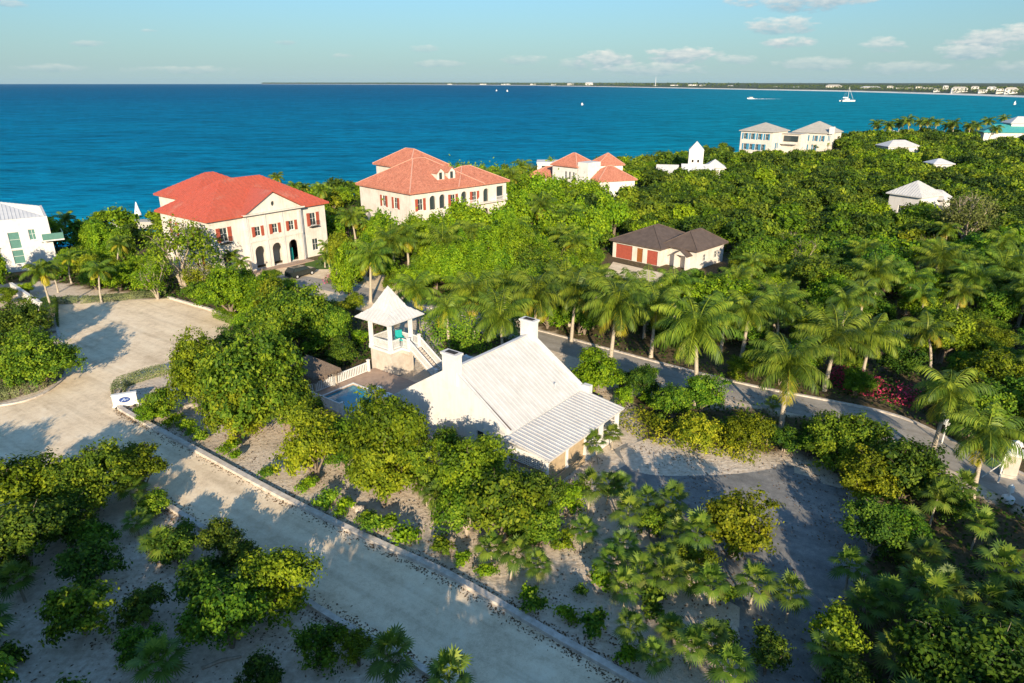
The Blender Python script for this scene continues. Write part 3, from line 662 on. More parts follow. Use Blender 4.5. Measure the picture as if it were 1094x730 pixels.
def quads_from(fr): return np.array(fr).reshape(-1, 3)
def palm_crown(seed, n=17, L=3.4, yellow=0, droop=1.0, up=True):
    rg = random.Random(seed); V = []; v = []; mi = []
    for k in range(n):
        az = 2*math.pi*(k*.382+rg.uniform(-.04, .04)); t0 = k/(n-1)
        el = R(80)*(1-t0)+R(-22)*t0 + rg.uniform(-.12, .12)
        Lk = L*(.72+.28*math.sin(math.pi*min(1, t0+.2)))*rg.uniform(.9, 1.1)
        seg = 13; p = Vector((0, 0, 0)); pts = [p.copy()]; e = el
        for s in range(seg):
            d = Vector((math.cos(az)*math.cos(e), math.sin(az)*math.cos(e), math.sin(e))); p = p+d*Lk/seg; pts.append(p.copy())
            e -= droop*R(4+9*(s/seg))*(1 if el > 0 else .8)
            e = max(e, R(-82))
        side = Vector((-math.sin(az), math.cos(az), 0)); base = rg.uniform(.2, .75)
        ml = 1 if k >= n-yellow else 0
        for s in range(1, seg+1):
            a, b = pts[s-1], pts[s]; d = (b-a).normalized(); upv = side.cross(d).normalized()
            # rachis
            w = .035*(1-s/seg)+.01; V += [a-side*w, a+side*w, b+side*w, b-side*w]; v.append(.9); mi.append(ml)
            for h in (0, .33, .67):
                q = a.lerp(b, h); f = (s+h)/seg; ll = L*.25*math.sin(math.pi*min(1, .12+f*.86))**.6*rg.uniform(.85, 1.1)
                for sg in (-1, 1):
                    ld = (side*sg*.85+d*.55+upv*rg.uniform(-.05, .35)-Vector((0, 0, .25+.35*rg.random()))).normalized()
                    wv = d*.055
                    m_ = q+ld*ll*.55+Vector((0, 0, .02)); tip = q+ld*ll-Vector((0, 0, ll*.22))
                    V += [q-wv, m_-wv*.9, tip, m_+wv*1.0]; v.append(base+rg.uniform(-.22, .22)); mi.append(ml)
    V = np.array([tuple(q) for q in V]); return np_mesh('crown', V, len(V)//4, np.array(v), ['palm', 'palm_yellow'], np.array(mi))
for i in range(4): MESH[('royal', i, 'crown')] = palm_crown(40+i, (24, 19, 22, 26)[i], (4.3, 4.0, 4.6, 3.9)[i], yellow=(1, 2, 0, 3)[i], droop=(.95, 1.25, .8, 1.05)[i])
for i in range(2): MESH[('coco', i, 'crown')] = palm_crown(60+i, 15, 2.7, yellow=3, droop=1.2)
def palm_trunk(seed, H, r, lean=.0, bulge=.25):
    rd = random.Random(seed); mb = MB(); a = rd.uniform(0, 6.28); pts = []; rad = []
    n = 9
    for k in range(n):
        t = k/(n-1); pts.append((math.cos(a)*lean*t*t, math.sin(a)*lean*t*t, H*t-.1)); rad.append(r*(1+bulge*math.exp(-((t-.25)/.25)**2)-.25*t)+(.08 if k == 0 else 0))
    mb.tube(pts, rad, 9)
    for k in range(3, 24):
        t = k/25; z = H*t; i = min(int(t*(n-1)), n-2); f = t*(n-1)-i
        c = Vector(pts[i]).lerp(Vector(pts[i+1]), f); rr = rad[i]*(1-f)+rad[i+1]*f
        mb.tube([c, c+Vector((0, 0, .035))], rr+.012, 9)
    me = bpy.data.meshes.new('trunk'); me.from_pydata(mb.v, [], mb.f); me.update(); me.materials.append(Mt['palm_bark']); me.shade_smooth(); return me, pts[-1]
for i in range(4): MESH[('royal', i, 'trunk')] = palm_trunk(i, 4.6, .17, .15)
for i in range(2): MESH[('coco', i, 'trunk')] = palm_trunk(20+i, 4.4, .11, .9, .1)
for i in range(4):
    mb = MB(); mb.tube([(0,0,0),(0,0,.5),(0,0,1.15)], [.13,.12,.07], 9)
    me = bpy.data.meshes.new('crownshaft'); me.from_pydata(mb.v, [], mb.f); me.update(); me.materials.append(Mt['shaft']); me.shade_smooth(); MESH[('royal', i, 'shaft')] = me
def fan_crown(seed, n=21, L=.60):
    rg = random.Random(seed); V = []; v = []; mi = []
    for k in range(n):
        az = 2*math.pi*(k*.382)+rg.uniform(-.2, .2); t0 = k/(n-1); el = R(80)*(1-t0)+R(-25)*t0+rg.uniform(-.1, .1)
        d = Vector((math.cos(az)*math.cos(el), math.sin(az)*math.cos(el), math.sin(el))); pl = rg.uniform(.45, .75)
        side = Vector((-math.sin(az), math.cos(az), 0)); c = d*pl
        V += [-side*.015, side*.015, c+side*.012, c-side*.012]; v.append(.8); mi.append(0)
        tilt = d.copy(); tilt.z -= .35; tilt.normalize(); upv = side.cross(tilt).normalized()
        base = rg.uniform(.2, .8); nb = 15; brown = 1 if (k > n-3 and rg.random() < .6) else 0
        for j in range(nb):
            a = R(-125)+R(250)*j/(nb-1); ld = (tilt*math.cos(a)+side*math.sin(a)); ll = L*(1-.28*abs(math.sin(a/2)))*rg.uniform(.9, 1.08)
            pr = (side*math.cos(a)-tilt*math.sin(a))*.042
            m_ = c+ld*ll*.5+upv*.04; tip = c+ld*ll-Vector((0, 0, .14))-upv*.03
            V += [c, m_-pr, tip, m_+pr]; v.append(base+rg.uniform(-.2, .2)); mi.append(brown)
    V = np.array([tuple(q) for q in V]); return np_mesh('crown', V, len(V)//4, np.array(v), ['fan', 'leaf_brown'], np.array(mi))
for i in range(4): MESH[('fan', i, 'crown')] = fan_crown(80+i)
for i in range(4): MESH[('fan', i, 'trunk')] = palm_trunk(30+i, 1.5, .055, .15, .1)
def agave_mesh():
    rg = random.Random(3); V = []; v = []
    for k in range(34):
        az = 2*math.pi*k*.382; t0 = k/33; el = R(82)*(1-t0)+R(12)*t0; d = Vector((math.cos(az)*math.cos(el), math.sin(az)*math.cos(el), math.sin(el))); s = Vector((-math.sin(az), math.cos(az), 0)); L = rg.uniform(.8, 1.05)
        m_ = d*L*.5; tip = d*L-Vector((0, 0, .08)); b = rg.random()
        V += [-s*.05, m_-s*.085, tip, m_+s*.085]; v.append(b)
    V = np.array([tuple(q) for q in V]); return np_mesh('leaf_rosette', V, len(V)//4, np.array(v), ['leaf_bluegrey'])

# ------------------------------------------------------------------ plant builders
OCC = []     # (x, y, r) of the placed crowns
NAMES = {'broad': 'broadleaf_tree', 'royal': 'royal_palm', 'coco': 'coconut_palm', 'fan': 'fan_palm', 'shrub': 'shrub', 'vert': 'feathery_tree', 'sparse': 'sparse_tree'}
cnt = [0]
def plant(kd, x, y, sc, label, cat, group=None, mat='leaf', name=None, z=0.0, hs=None):
    cnt[0] += 1; nv = {'royal': 4, 'coco': 2, 'fan': 4}.get(kd) or SPEC[kd][0]; i = random.randrange(nv); rz = random.uniform(0, 6.28)
    e = empty(name or NAMES.get(kd) or {'leaf_dark': 'dark_leaved_tree', 'leaf_gold': 'yellow_green_tree', 'leaf_bright': 'bright_leaved_tree'}.get(mat, 'broadleaf_tree'), (x, y, z), rz, label, cat, group); hs = hs or sc
    e.scale = (sc, sc, hs)
    if kd in ('royal', 'coco', 'fan'):
        tm, top = MESH[(kd, i, 'trunk')]; link(bpy.data.objects.new('trunk', tm), e)
        zz = top[2]
        if kd == 'royal':
            o = link(bpy.data.objects.new('crownshaft', MESH[(kd, i, 'shaft')]), e); o.location = (top[0], top[1], zz-.05); zz += .95
        o = link(bpy.data.objects.new('crown', MESH[(kd, i, 'crown')]), e); o.location = (top[0], top[1], zz)
    else:
        if kd != 'shrub':
            link(bpy.data.objects.new('trunk', MESH[(kd, i, 'trunk')]), e)
            link(bpy.data.objects.new('crown', get_crown(kd, i, mat)), e)
        else:
            bpy.data.objects.remove(e); e = link(bpy.data.objects.new(name or 'shrub', get_crown(kd, i, mat)))
            e.location = (x, y, z); e.rotation_euler = (0, 0, rz); e.scale = (sc, sc, hs); tag(e, label, cat, group)
    if kd in ('royal', 'coco', 'fan'): e.rotation_euler = (random.gauss(0, .05), random.gauss(0, .05), rz); e.scale = (sc, sc, hs*random.uniform(.88, 1.12))
    OCC.append((x, y, (SPEC[kd][1] if kd in SPEC else (2.2 if kd == 'royal' else .9))*sc))
    return e
def tree_px(px, py, rpx, label, mat='leaf', cat='tree', kd=None, group=None, hf=1.0, name=None):
    "tree whose crown is centred on the pixel with a radius in pixels"
    z = 1.5
    for _ in range(4):
        x, y = P(px, py, z); r = rpx*depth(x, y, z)/F*1.02; z = r*.85*hf
    k = kd or ('big' if r > 2.9 else 'mid' if r > 1.8 else 'small' if r > 1.05 else 'shrub')
    if k == 'shrub': z = r*.5; x, y = P(px, py, z)
    sc = r/SPEC[k][1]
    return plant(k, x, y, sc, label, cat, group, mat, name, hs=sc*hf)

# ------------------------------------------------------------------ buildings
BLD = []      # (x, y, radius) kept clear of trees
def clear_of(root, x0, x1, y0, y1, st=3.0):
    c, s = math.cos(root.rotation_euler[2]), math.sin(root.rotation_euler[2]); ox, oy = root.location[0], root.location[1]
    x = x0
    while x <= x1+.01:
        y = y0
        while y <= y1+.01:
            BLD.append((ox+x*c-y*s, oy+x*s+y*c, 2.3)); y += st
        x += st
def downpipe(mb, A, ang, s, z0, z1): fbox(mb, A, ang, s-.06, s+.06, z0, z1, .01, .12)

# --- the white cottage in the middle
cot = empty('cottage', (-4.6, 49.3, 0), R(52), 'white cottage with a ribbed white metal roof, two end chimneys and a columned porch', 'house')
L_, YF, YB, ZR, ZE = 9.8, -5.8, 7.0, 7.0, 3.3
sl = (ZR-ZE)/(-YF); zb = ZR-sl*YB
w = MB()
# gable walls stand slightly above the roof as parapets
for (x, ang, sgn) in ((0.0, -math.pi/2, 1), (L_+.0, math.pi/2, -1)):
    if sgn == 1:
        A = (-.35, YB); top = [(0, 0), (YB-YF, 0), (YB-YF, ZE+.05), (YB, ZR+.28), (0, zb+.28)]
        holes = [rect(YB+2.6, YB+3.3, .9, 2.6)]
    else:
        A = (L_+.35, YF); top = [(0, 0), (YB-YF, 0), (YB-YF, zb+.28), (-YF, ZR+.28), (0, ZE+.28)]
        holes = []
    wall_panel(w, A, ang, top, holes, .35)
wall_panel(w, (0.003, YF+.25), 0, rect(0, L_-.006, 0, ZE-.1), [rect(1.2, 2.3, .5, 2.6), rect(4.2, 5.4, .5, 2.6), rect(7.4, 8.5, .5, 2.6)], .25)
wall_panel(w, (L_-.003, YB-.25), math.pi, rect(0, L_-.006, 0, zb-.1), [rect(2, 3.2, .4, 2.2)], .25)
w.box(L_+.0, L_+.5, YF-.75, YF-.003, 2.6, 3.75)               # kneeler at the far lower corner
w.build('wall', 'white', cot)
window(cot, (-.35, YB), -math.pi/2, YB+2.95, .9, .7, 1.7, None, 2, frame='dark')
for s_ in (1.75, 4.8, 7.95): window(cot, (0, YF+.25), 0, s_, .5, 1.1 if s_ != 4.8 else 1.2, 2.1, None, 1)
roof([[(0,YF,ZE),(L_,YF,ZE),(L_,0,ZR),(0,0,ZR)]], .12, 'white_metal', cot, rib=.46, ribh=.055, ribw=.07)
roof([[(L_,YB,zb),(0,YB,zb),(0,0,ZR-.002),(L_,0,ZR-.002)]], .12, 'grey_metal', cot, rib=.46, ribh=.055, ribw=.07)
m = MB(); m.bar((.02,0,ZR+.05),(L_-.02,0,ZR+.05),.3,.08); m.build('ridge_cap', 'white_metal', cot)
m = MB(); m.bar((-.36,YF+.2,ZE+.36),(-.36,-.74,ZR-.13),.02,.09); m.build('coping', 'grey_metal', cot); m = MB(); m.bar((.07,YF+.1,ZE+.12),(.07,-.76,ZR-.42),.12,.06); m.build('shadow_gap_bar', 'brown_tile', cot)  # the dark bar stands in for the shadow gap at the roof edge
for (xa, xb) in ((-.48, .22), (L_-.2, L_+.5)):
    m = MB(); m.box(xa, xb, -.72, .72, 5.8, 8.25); m.box(xa-.1, xb+.1, -.82, .82, 8.253, 8.42); m.box(xa-.02, xb+.02, -.74, .74, 8.12, 8.20)
    c = m.build('chimney', 'white', cot); m = MB(); m.box(xa+.12, xb-.12, -.5, .5, 8.423, 8.47); m.build('flue', 'dark', c)
m = MB(); m.tube([(7.3,-4.7,3.9),(7.3,-4.7,4.45)], .05, 8); m.tube([(7.3,-4.7,4.45),(7.3,-4.82,4.5)], .06, 8); m.build('vent_pipe', 'grey_metal', cot)
# porch
PX0, PX1, PYO, PZI, PZO = -.9, 10.0, -9.9, 3.22, 2.72
roof([[(PX0,PYO,PZO),(PX1,PYO,PZO),(PX1,YF-.02,PZI),(PX0,YF-.02,PZI)]], .14, 'white_metal', cot, rib=.42, name='porch_roof', ribh=.07, ribw=.07)
m = MB(); m.box(PX0+.2, PX1-.2, PYO+.35, PYO+.6, PZO-.42, PZO-.1); m.box(PX0+.2, PX0+.42, PYO+.6, YF-.05, PZO-.42, PZO-.1); m.box(PX1-.42, PX1-.2, PYO+.6, YF-.05, PZO-.42, PZO-.1); m.build('beam', 'white_trim', cot)
xs_ = [PX0+.35+k*(PX1-PX0-.7)/4 for k in range(5)]
for x in xs_:
    m = MB(); m.box(x-.14, x+.14, PYO+.34, PYO+.62, .6, PZO-.42); m.box(x-.19, x+.19, PYO+.29, PYO+.67, .6, .8); m.box(x-.18, x+.18, PYO+.3, PYO+.66, PZO-.55, PZO-.423); m.build('post', 'white_trim', cot)
m = MB(); m.box(PX0+.1, PX1-.1, PYO+.3, YF, 0, .597); m.build('porch_base', 'white', cot)
m = MB(); m.box(.05, L_-.05, YF+.0, YF+.03, .6, 2.9); m.build('stone_cladding', 'stone', cot)
m = MB(); m.box(xs_[0]-.25, xs_[2]-.1, PYO+.24, PYO+.297, 0, .7); m.build('stone_step', 'stone', cot)
for i in (0, 1):
    m = MB(); m.box(xs_[i]+.145, xs_[i+1]-.145, PYO+.40, PYO+.50, .6, PZO-.425); m.build('stone_panel', 'stone', cot)
def balusters(parent, a, b, h=.9, sp=.16, mat='white_trim', name='balustrade', bw=.045, newel=(1, 1)):
    a = Vector(a); b = Vector(b); L = (b-a).length; n = int(L/sp); m = MB()
    m.bar(a+Vector((0,0,h)), b+Vector((0,0,h)), .11, .08); m.bar(a+Vector((0,0,.12)), b+Vector((0,0,.12)), .08, .07)
    for i in range(1, n):
        p = a.lerp(b, i/n); m.bar(p+Vector((0,0,.12)), p+Vector((0,0,h-.02)), bw, bw, up=(b-a))
    for k, f in ((0, a), (1, b)):
        if newel[k]: m.box(f.x-.11, f.x+.11, f.y-.11, f.y+.11, f.z, f.z+h+.2); m.box(f.x-.15, f.x+.15, f.y-.15, f.y+.15, f.z+h+.203, f.z+h+.27)
    return m.build(name, mat, parent)
for i in (2, 3): balusters(cot, (xs_[i]+.15, PYO+.48, .6), (xs_[i+1]-.15, PYO+.48, .6), .85, .15, newel=(0, 0))
balusters(cot, (PX1-.34, PYO+.65, .6), (PX1-.34, YF-.1, .6), .85, .15, newel=(0, 0))
m = MB()     # lattice screen at the near end of the porch
y0, y1, z0, z1 = PYO+.65, YF-.1, 1.5, 2.3; x = PX0+.32
n = int((y1-y0)/.16)
for k in range(n+1): yy = y0+(y1-y0)*k/n; m.box(x-.02, x+.02, yy-.03, yy+.03, z0, z1)
for k in range(6): zz = z0+(z1-z0)*k/5; m.box(x-.026, x+.026, y0, y1, zz-.03, zz+.03)
m.build('lattice', 'white_trim', cot)
m = MB(); wall_panel(m, (L_+.36, 0), math.pi/2, [(YB-.3, zb-.6), (YB+.9, zb-.6), (YB+1.15, zb-.1), (YB+1.1, zb+.35), (YB+.8, zb+.55), (YB+.45, zb+.45), (YB-.3, zb+.5)], [], .37); m.build('curved_kneeler', 'white', cot)
clear_of(cot, -2, 11, -10, 8)

# --- gazebo tower with stairs
gz = empty('gazebo_tower', (-12.3, 65.1, 0), R(52), 'white open gazebo with a pointed ribbed roof on a stone tower with outside stairs', 'gazebo')
m = MB(); m.box(-1.5, 1.5, -1.5, 1.5, 0, 2.75); m.box(.0, 1.5, -2.5, -1.503, 2.4, 2.75); m.build('tower_base', 'tower_stone', gz)
m = MB(); m.box(-1.62, 1.62, -1.62, 1.62, 2.753, 3.0); m.box(-.05, 1.6, -2.62, -1.623, 2.753, 3.0); m.build('floor_slab', 'white_trim', gz)
for sx_ in (-1, 1):
    for sy_ in (-1, 1):
        m = MB(); m.box(sx_*1.4-.16, sx_*1.4+.16, sy_*1.4-.16, sy_*1.4+.16, 3.003, 5.9); m.box(sx_*1.4-.2, sx_*1.4+.2, sy_*1.4-.2, sy_*1.4+.2, 3.003, 3.2); m.build('post', 'white_trim', gz)
m = MB()
for s_ in (-1, 1): m.box(-1.6, 1.6, s_*1.4-.12, s_*1.4+.12, 5.903, 6.15); m.box(s_*1.4-.12, s_*1.4+.12, -1.27, 1.27, 5.903, 6.147)
m.build('beam', 'white_trim', gz)
for a, b in (((-1.4,-1.22,3),(-1.4,1.22,3)), ((-1.22,1.4,3),(1.22,1.4,3)), ((1.4,-1.22,3),(1.4,1.22,3)), ((-1.22,-1.4,3),(-.1,-1.4,3)), ((.03,-1.6,3),(.03,-2.5,3)), ((1.5,-1.6,3),(1.5,-2.5,3))):
    balusters(gz, a, b, .95, .14, newel=(0, 0) if abs(a[1]) < 1.5 else (0, 1))
H2 = 2.45; k1 = 1.25
ring0 = [(-H2,-H2,6.15),(H2,-H2,6.15),(H2,H2,6.15),(-H2,H2,6.15)]; ring1 = [(-k1,-k1,7.0),(k1,-k1,7.0),(k1,k1,7.0),(-k1,k1,7.0)]
roof([[ring0[i], ring0[(i+1) % 4], ring1[(i+1) % 4], ring1[i]] for i in range(4)]+[[ring1[i], ring1[(i+1) % 4], (0, 0, 9.2)] for i in range(4)], .1, 'white_metal', gz, rib=.42, ribh=.05)
m = MB(); n = 14
for k in range(n):
    f0 = k/n; m.box(.08, 1.45, -2.62-3.6*(k+1)/n, -2.62-3.6*k/n-.002, 3.0-2.4*(k+1)/n-.2, 3.0-2.4*(k+1)/n+.03)
m.build('stairs', 'tower_stone', gz)
for x in (.03, 1.5): balusters(gz, (x, -2.62, 3.0), (x, -6.2, .6), .95, .15, name='stair_rail', newel=(0, 1))
clear_of(gz, -2.5, 3, -6, 3, 2)
ch = empty('armchair', (*P(427, 366, 3.0), 3.0), R(20), 'turquoise armchair up in the open gazebo', 'chair')
m = MB(); m.box(-.35,.35,-.35,.35,.28,.46); m.build('seat','turq',ch)
m = MB(); m.box(-.35,.35,.3,.42,.463,1.25); m.build('backrest','turq',ch)
for s_ in (-1,1):
    m = MB(); m.box(s_*.4-.05,s_*.4+.05,-.35,.4,.3,.66); m.build('armrest','turq',ch)
    for t_ in (-.3,.3): m = MB(); m.box(s_*.33-.03,s_*.33+.03,t_-.03,t_+.03,.0,.277); m.build('leg','turq',ch)
# --- pool terrace
dk = empty('pool_terrace', (-18.6, 57.2, 0), R(52), 'pink coral paved pool terrace between the gazebo and the cottage', 'terrace')
m = MB(); loops_outer = [(-.5,-10.2),(8.2,-10.2),(8.2,1.0),(-.5,1.0)]
m.prism([(-.5,-10.2),(.6,-10.2),(.6,1.0),(-.5,1.0)], 0, .6); m.prism([(4.6,-10.2),(8.6,-10.2),(8.6,1.0),(4.6,1.0)], 0, .6); m.prism([(.6,-.4),(4.6,-.4),(4.6,1.0),(.6,1.0)], 0, .6); m.prism([(.6,-10.2),(4.6,-10.2),(4.6,-7.4),(.6,-7.4)], 0, .6)
m.build('paving', 'paving', dk)
m = MB(); m.box(.603, 4.597, -7.397, -.403, .1, .46); m.build('pool', 'pool', dk)
m = MB(); m.box(.45,.62,-7.4,-.4,.603,.66); m.box(4.58,4.75,-7.4,-.4,.603,.66); m.box(.45,4.75,-.42,-.25,.603,.664); m.build('coping', 'white_trim', dk)
clear_of(dk, 0, 8, -9, 1, 2)
bl = empty('balustrade', (-18.6, 57.2, .6), R(52), 'white balustrade with square posts along the pool beside the gazebo', 'balustrade')
for a, b in (((-.2,.75,0),(3.2,.75,0)), ((3.2,.75,0),(7.6,.75,0)), ((-.3,.75,0),(-.3,-5,0))): balusters(bl, a, b, 1.0, .2, bw=.08)
def lounger(x, y, rz, label):
    e = empty('sun_lounger', (x, y, .6), rz, label, 'sun lounger', 'white sun loungers by the pool')
    m = MB(); m.box(-.33,.33,-.9,.45,.28,.36); m.build('seat','canvas',e)
    m = MB(); m.bar((0,.45,.32),(0,1.05,.8),.66,.07); m.build('backrest','canvas',e)
    for s_ in (-.28,.28):
        for t_ in (-.8,.35): m = MB(); m.box(s_-.03,s_+.03,t_-.03,t_+.03,0,.277); m.build('leg','white_trim',e)
lounger(*P(409, 424, .9), R(140), 'white sun lounger on the pool terrace nearest the cottage gable')
lounger(*P(400, 417, .9), R(150), 'white sun lounger on the pool terrace nearer the gazebo stairs')
# --- thatched hut
hx, hy = P(334, 392, 2.4)
ht = empty('thatched_hut', (hx, hy, 0), R(52), 'small open hut with a brown thatched hip roof among the trees by the pool', 'hut')
roof(hip(-1.6, 1.6, -2.2, 2.2, 2.3, 3.5), .22, 'thatch', ht)
m = MB(); rd = random.Random(2)
for k in range(160):
    t = rd.random()*4; i = int(t); f = t-i; cs = [(-1.6,-2.2),(1.6,-2.2),(1.6,2.2),(-1.6,2.2),(-1.6,-2.2)]
    x = cs[i][0]+(cs[i+1][0]-cs[i][0])*f; y = cs[i][1]+(cs[i+1][1]-cs[i][1])*f
    m.bar((x*.97,y*.97,2.35),(x*1.06,y*1.04,1.9-rd.random()*.2),.09,.03)
m.build('thatch_fringe', 'thatch', ht)
for sx_ in (-1.25,1.25):
    for sy_ in (-1.8,1.8): m = MB(); m.tube([(sx_,sy_,0),(sx_,sy_,2.12)], .11, 8); m.build('post','bark_pale',ht)
m = MB(); m.box(-1.1,1.1,-1.5,1.5,.75,.85); m.box(-.9,.9,-1.3,1.3,0,.75); m.build('bar_counter','wood',ht)
clear_of(ht, -1, 1, -2, 2, 2)

# --- red-roofed villas
def villa1():
    v = empty('villa', (-44.99, 99.92, 0), R(52.3), 'cream villa with bright red metal roof, pediment and three arched doorways', 'house')
    A = (.6, .6); up = 5.3
    fh = [rect(1.7, 2.9, up, up+2.1), rect(18.0, 19.2, up, up+2.1), rect(1.7,2.9,1.0,3.0), rect(18.0,19.2,1.0,3.0)]
    w = MB()
    wall_panel(w, (.6,.6), 0, [(0,0),(21.2,0),(21.2,8.85),(0,8.85)], fh+[rect(6.2,15.2,.1,8.0)], .35)
    wall_panel(w, (21.8,.6), math.pi/2, rect(.35,13.85,0,8.85), [rect(3,4.2,up,up+2.1), rect(9,10.2,up,up+2.1)], .35)
    wall_panel(w, (.6,14.8), -math.pi/2, rect(.35,13.85,0,8.85), [rect(3.2,4.4,up,up+2.1), rect(9.8,11.0,up,up+2.1), rect(9.8,11.0,1,3)], .35)
    wall_panel(w, (21.8,14.8), math.pi, rect(0,21.2,0,8.85), [], .35)
    bay = [rect(a-.5, a+.5, up+.1, up+1.6) for a in (1.8,4.9,8.0)]+[arch_pts(a, .12, 1.8, 3.7, True) for a in (1.8,4.9,8.0)]
    wall_panel(w, (6.3,-.25), 0, rect(0,9.9,0,8.85), bay, .4)
    w.box(6.3,6.7,.153,.597,0,8.84); w.box(15.8,16.2,.153,.597,0,8.84)
    w.build('wall', 'cream', v)
    m = MB(); m.box(6.75,15.75,2.6,2.7,0,8.5); m.box(6.75,15.75,.96,2.6,4.4,4.5); m.build('inner_wall', 'cream', v)
    for s_, z in ((2.3, up), (18.6, up), (2.3, 1.0), (18.6, 1.0)): window(v, (.6,.6), 0, s_, z, 1.2, 2.1 if z > 3 else 2.0, 'shutter_red' if z > 3 else None, 1)
    for s_ in (1.8,4.9,8.0): window(v, (6.3,-.25), 0, s_, up+.1, 1.0, 1.5, 'shutter_red', 1)
    for s_ in (3.6,9.8+.6): window(v, (.6,14.8), -math.pi/2, s_ if s_ > 5 else 3.8, up, 1.2, 2.1, 'shutter_red', 1)
    window(v, (.6,14.8), -math.pi/2, 10.4, 1, 1.2, 2.0, 'shutter_red', 1)
    for s_ in (3.6, 9.6): window(v, (21.8,.6), math.pi/2, s_, up, 1.2, 2.1, 'shutter_red', 1)
    m = MB(); fbox(m, (.6,.6), 0, 1.4,3.2,up-.25,up-.15,.003,.55); fbox(m, (.6,.6), 0, 17.7,19.5,up-.25,up-.15,.003,.55)
    for c in (2.3,18.6):
        for k in range(13): x = c-.85+1.7*k/12; fbox(m, (.6,.6), 0, x-.012,x+.012,up-.15,up+.75,.52,.54)
        fbox(m, (.6,.6), 0, c-.87,c+.87,up+.75,up+.79,.50,.55)
    m.build('balcony', 'dark', v)
    m = MB()
    for s_ in (5.75, 15.95): fbox(m, (.6,.6), 0, s_-.08 if s_ < 10 else s_-.35, s_+.02 if s_ < 10 else s_-.25, 0, 8.6, .9, .98)
    for s_ in (3.35, 6.45): fbox(m, (6.3,-.25), 0, s_-.05, s_+.05, 0, 8.6, .01, .1)
    m.build('downpipe', 'grey_metal', v)
    m = MB()
    for s_ in (.25, 3.2, 6.3, 9.65): fbox(m, (6.3,-.25), 0, s_-.22, s_+.1, 0, 8.3, .003, .09)
    fbox(m, (6.3,-.25), 0, -.1, 10.0, 4.55, 4.8, .003, .12); m.build('pilaster', 'cream', v)
    roof(hip(0,22.4,0,15.4,8.9,13.6), .28, 'red_tin', v, rib=.6, ribh=.05)
    # pediment over the bay
    pz = 11.9; m = MB(); wall_panel(m, (5.9,-.45), 0, [(0,8.95),(10.6,8.95),(5.3,pz)], [[(5.3+.32*math.cos(t), 10.1+.4*math.sin(t)) for t in [2*math.pi*k/12 for k in range(12)]]], .3)
    pd = m.build('pediment', 'cream', v); m = MB(); fbox(m, (5.9,-.45), 0, 4.9,5.7,9.6,10.6,-.28,-.2); m.build('round_window', 'glass', pd)
    m = MB(); m.bar((5.6,-.62,8.93),(16.8,-.62,8.93),.5,.22); m.build('cornice','cream',pd)
    roof([[(5.5,-.85,8.95),(11.2,-.85,12.15),(11.2,7.0,12.15),(5.5,.2,8.95)], [(11.2,-.85,12.15),(16.9,-.85,8.95),(16.9,.2,8.95),(11.2,7.0,12.15)]], .16, 'red_tin', v, rib=0, name='pediment_roof')
    # rear wing
    m = box_walls(6.6, 20, 15.5, 27, 0, 9.2); wg = m.build('rear_wing', 'cream', v)
    roof(hip(6, 20.6, 14.6, 27.6, 9.7, 13.2), .3, 'red_tin', wg, rib=.6, ribh=.05)
    m = MB(); m.box(3.8,6.5,15.5,20,0,7.2); m.box(3.6,6.59,15.3,20.2,7.203,7.4); m.build('side_block', 'cream', wg)
    m = MB(); fbox(m,(6.3,-.25),0,7.4,8.5,.1,2.2,-1.5,-1.2); m.build('turquoise_door','turq',v)
    m = MB(); m.box(5.8,16.6,-2.2,-.26,0,.14); m.build('entrance_step','paving',v)
    clear_of(v, -1, 23, -3, 27); return v
villa1()
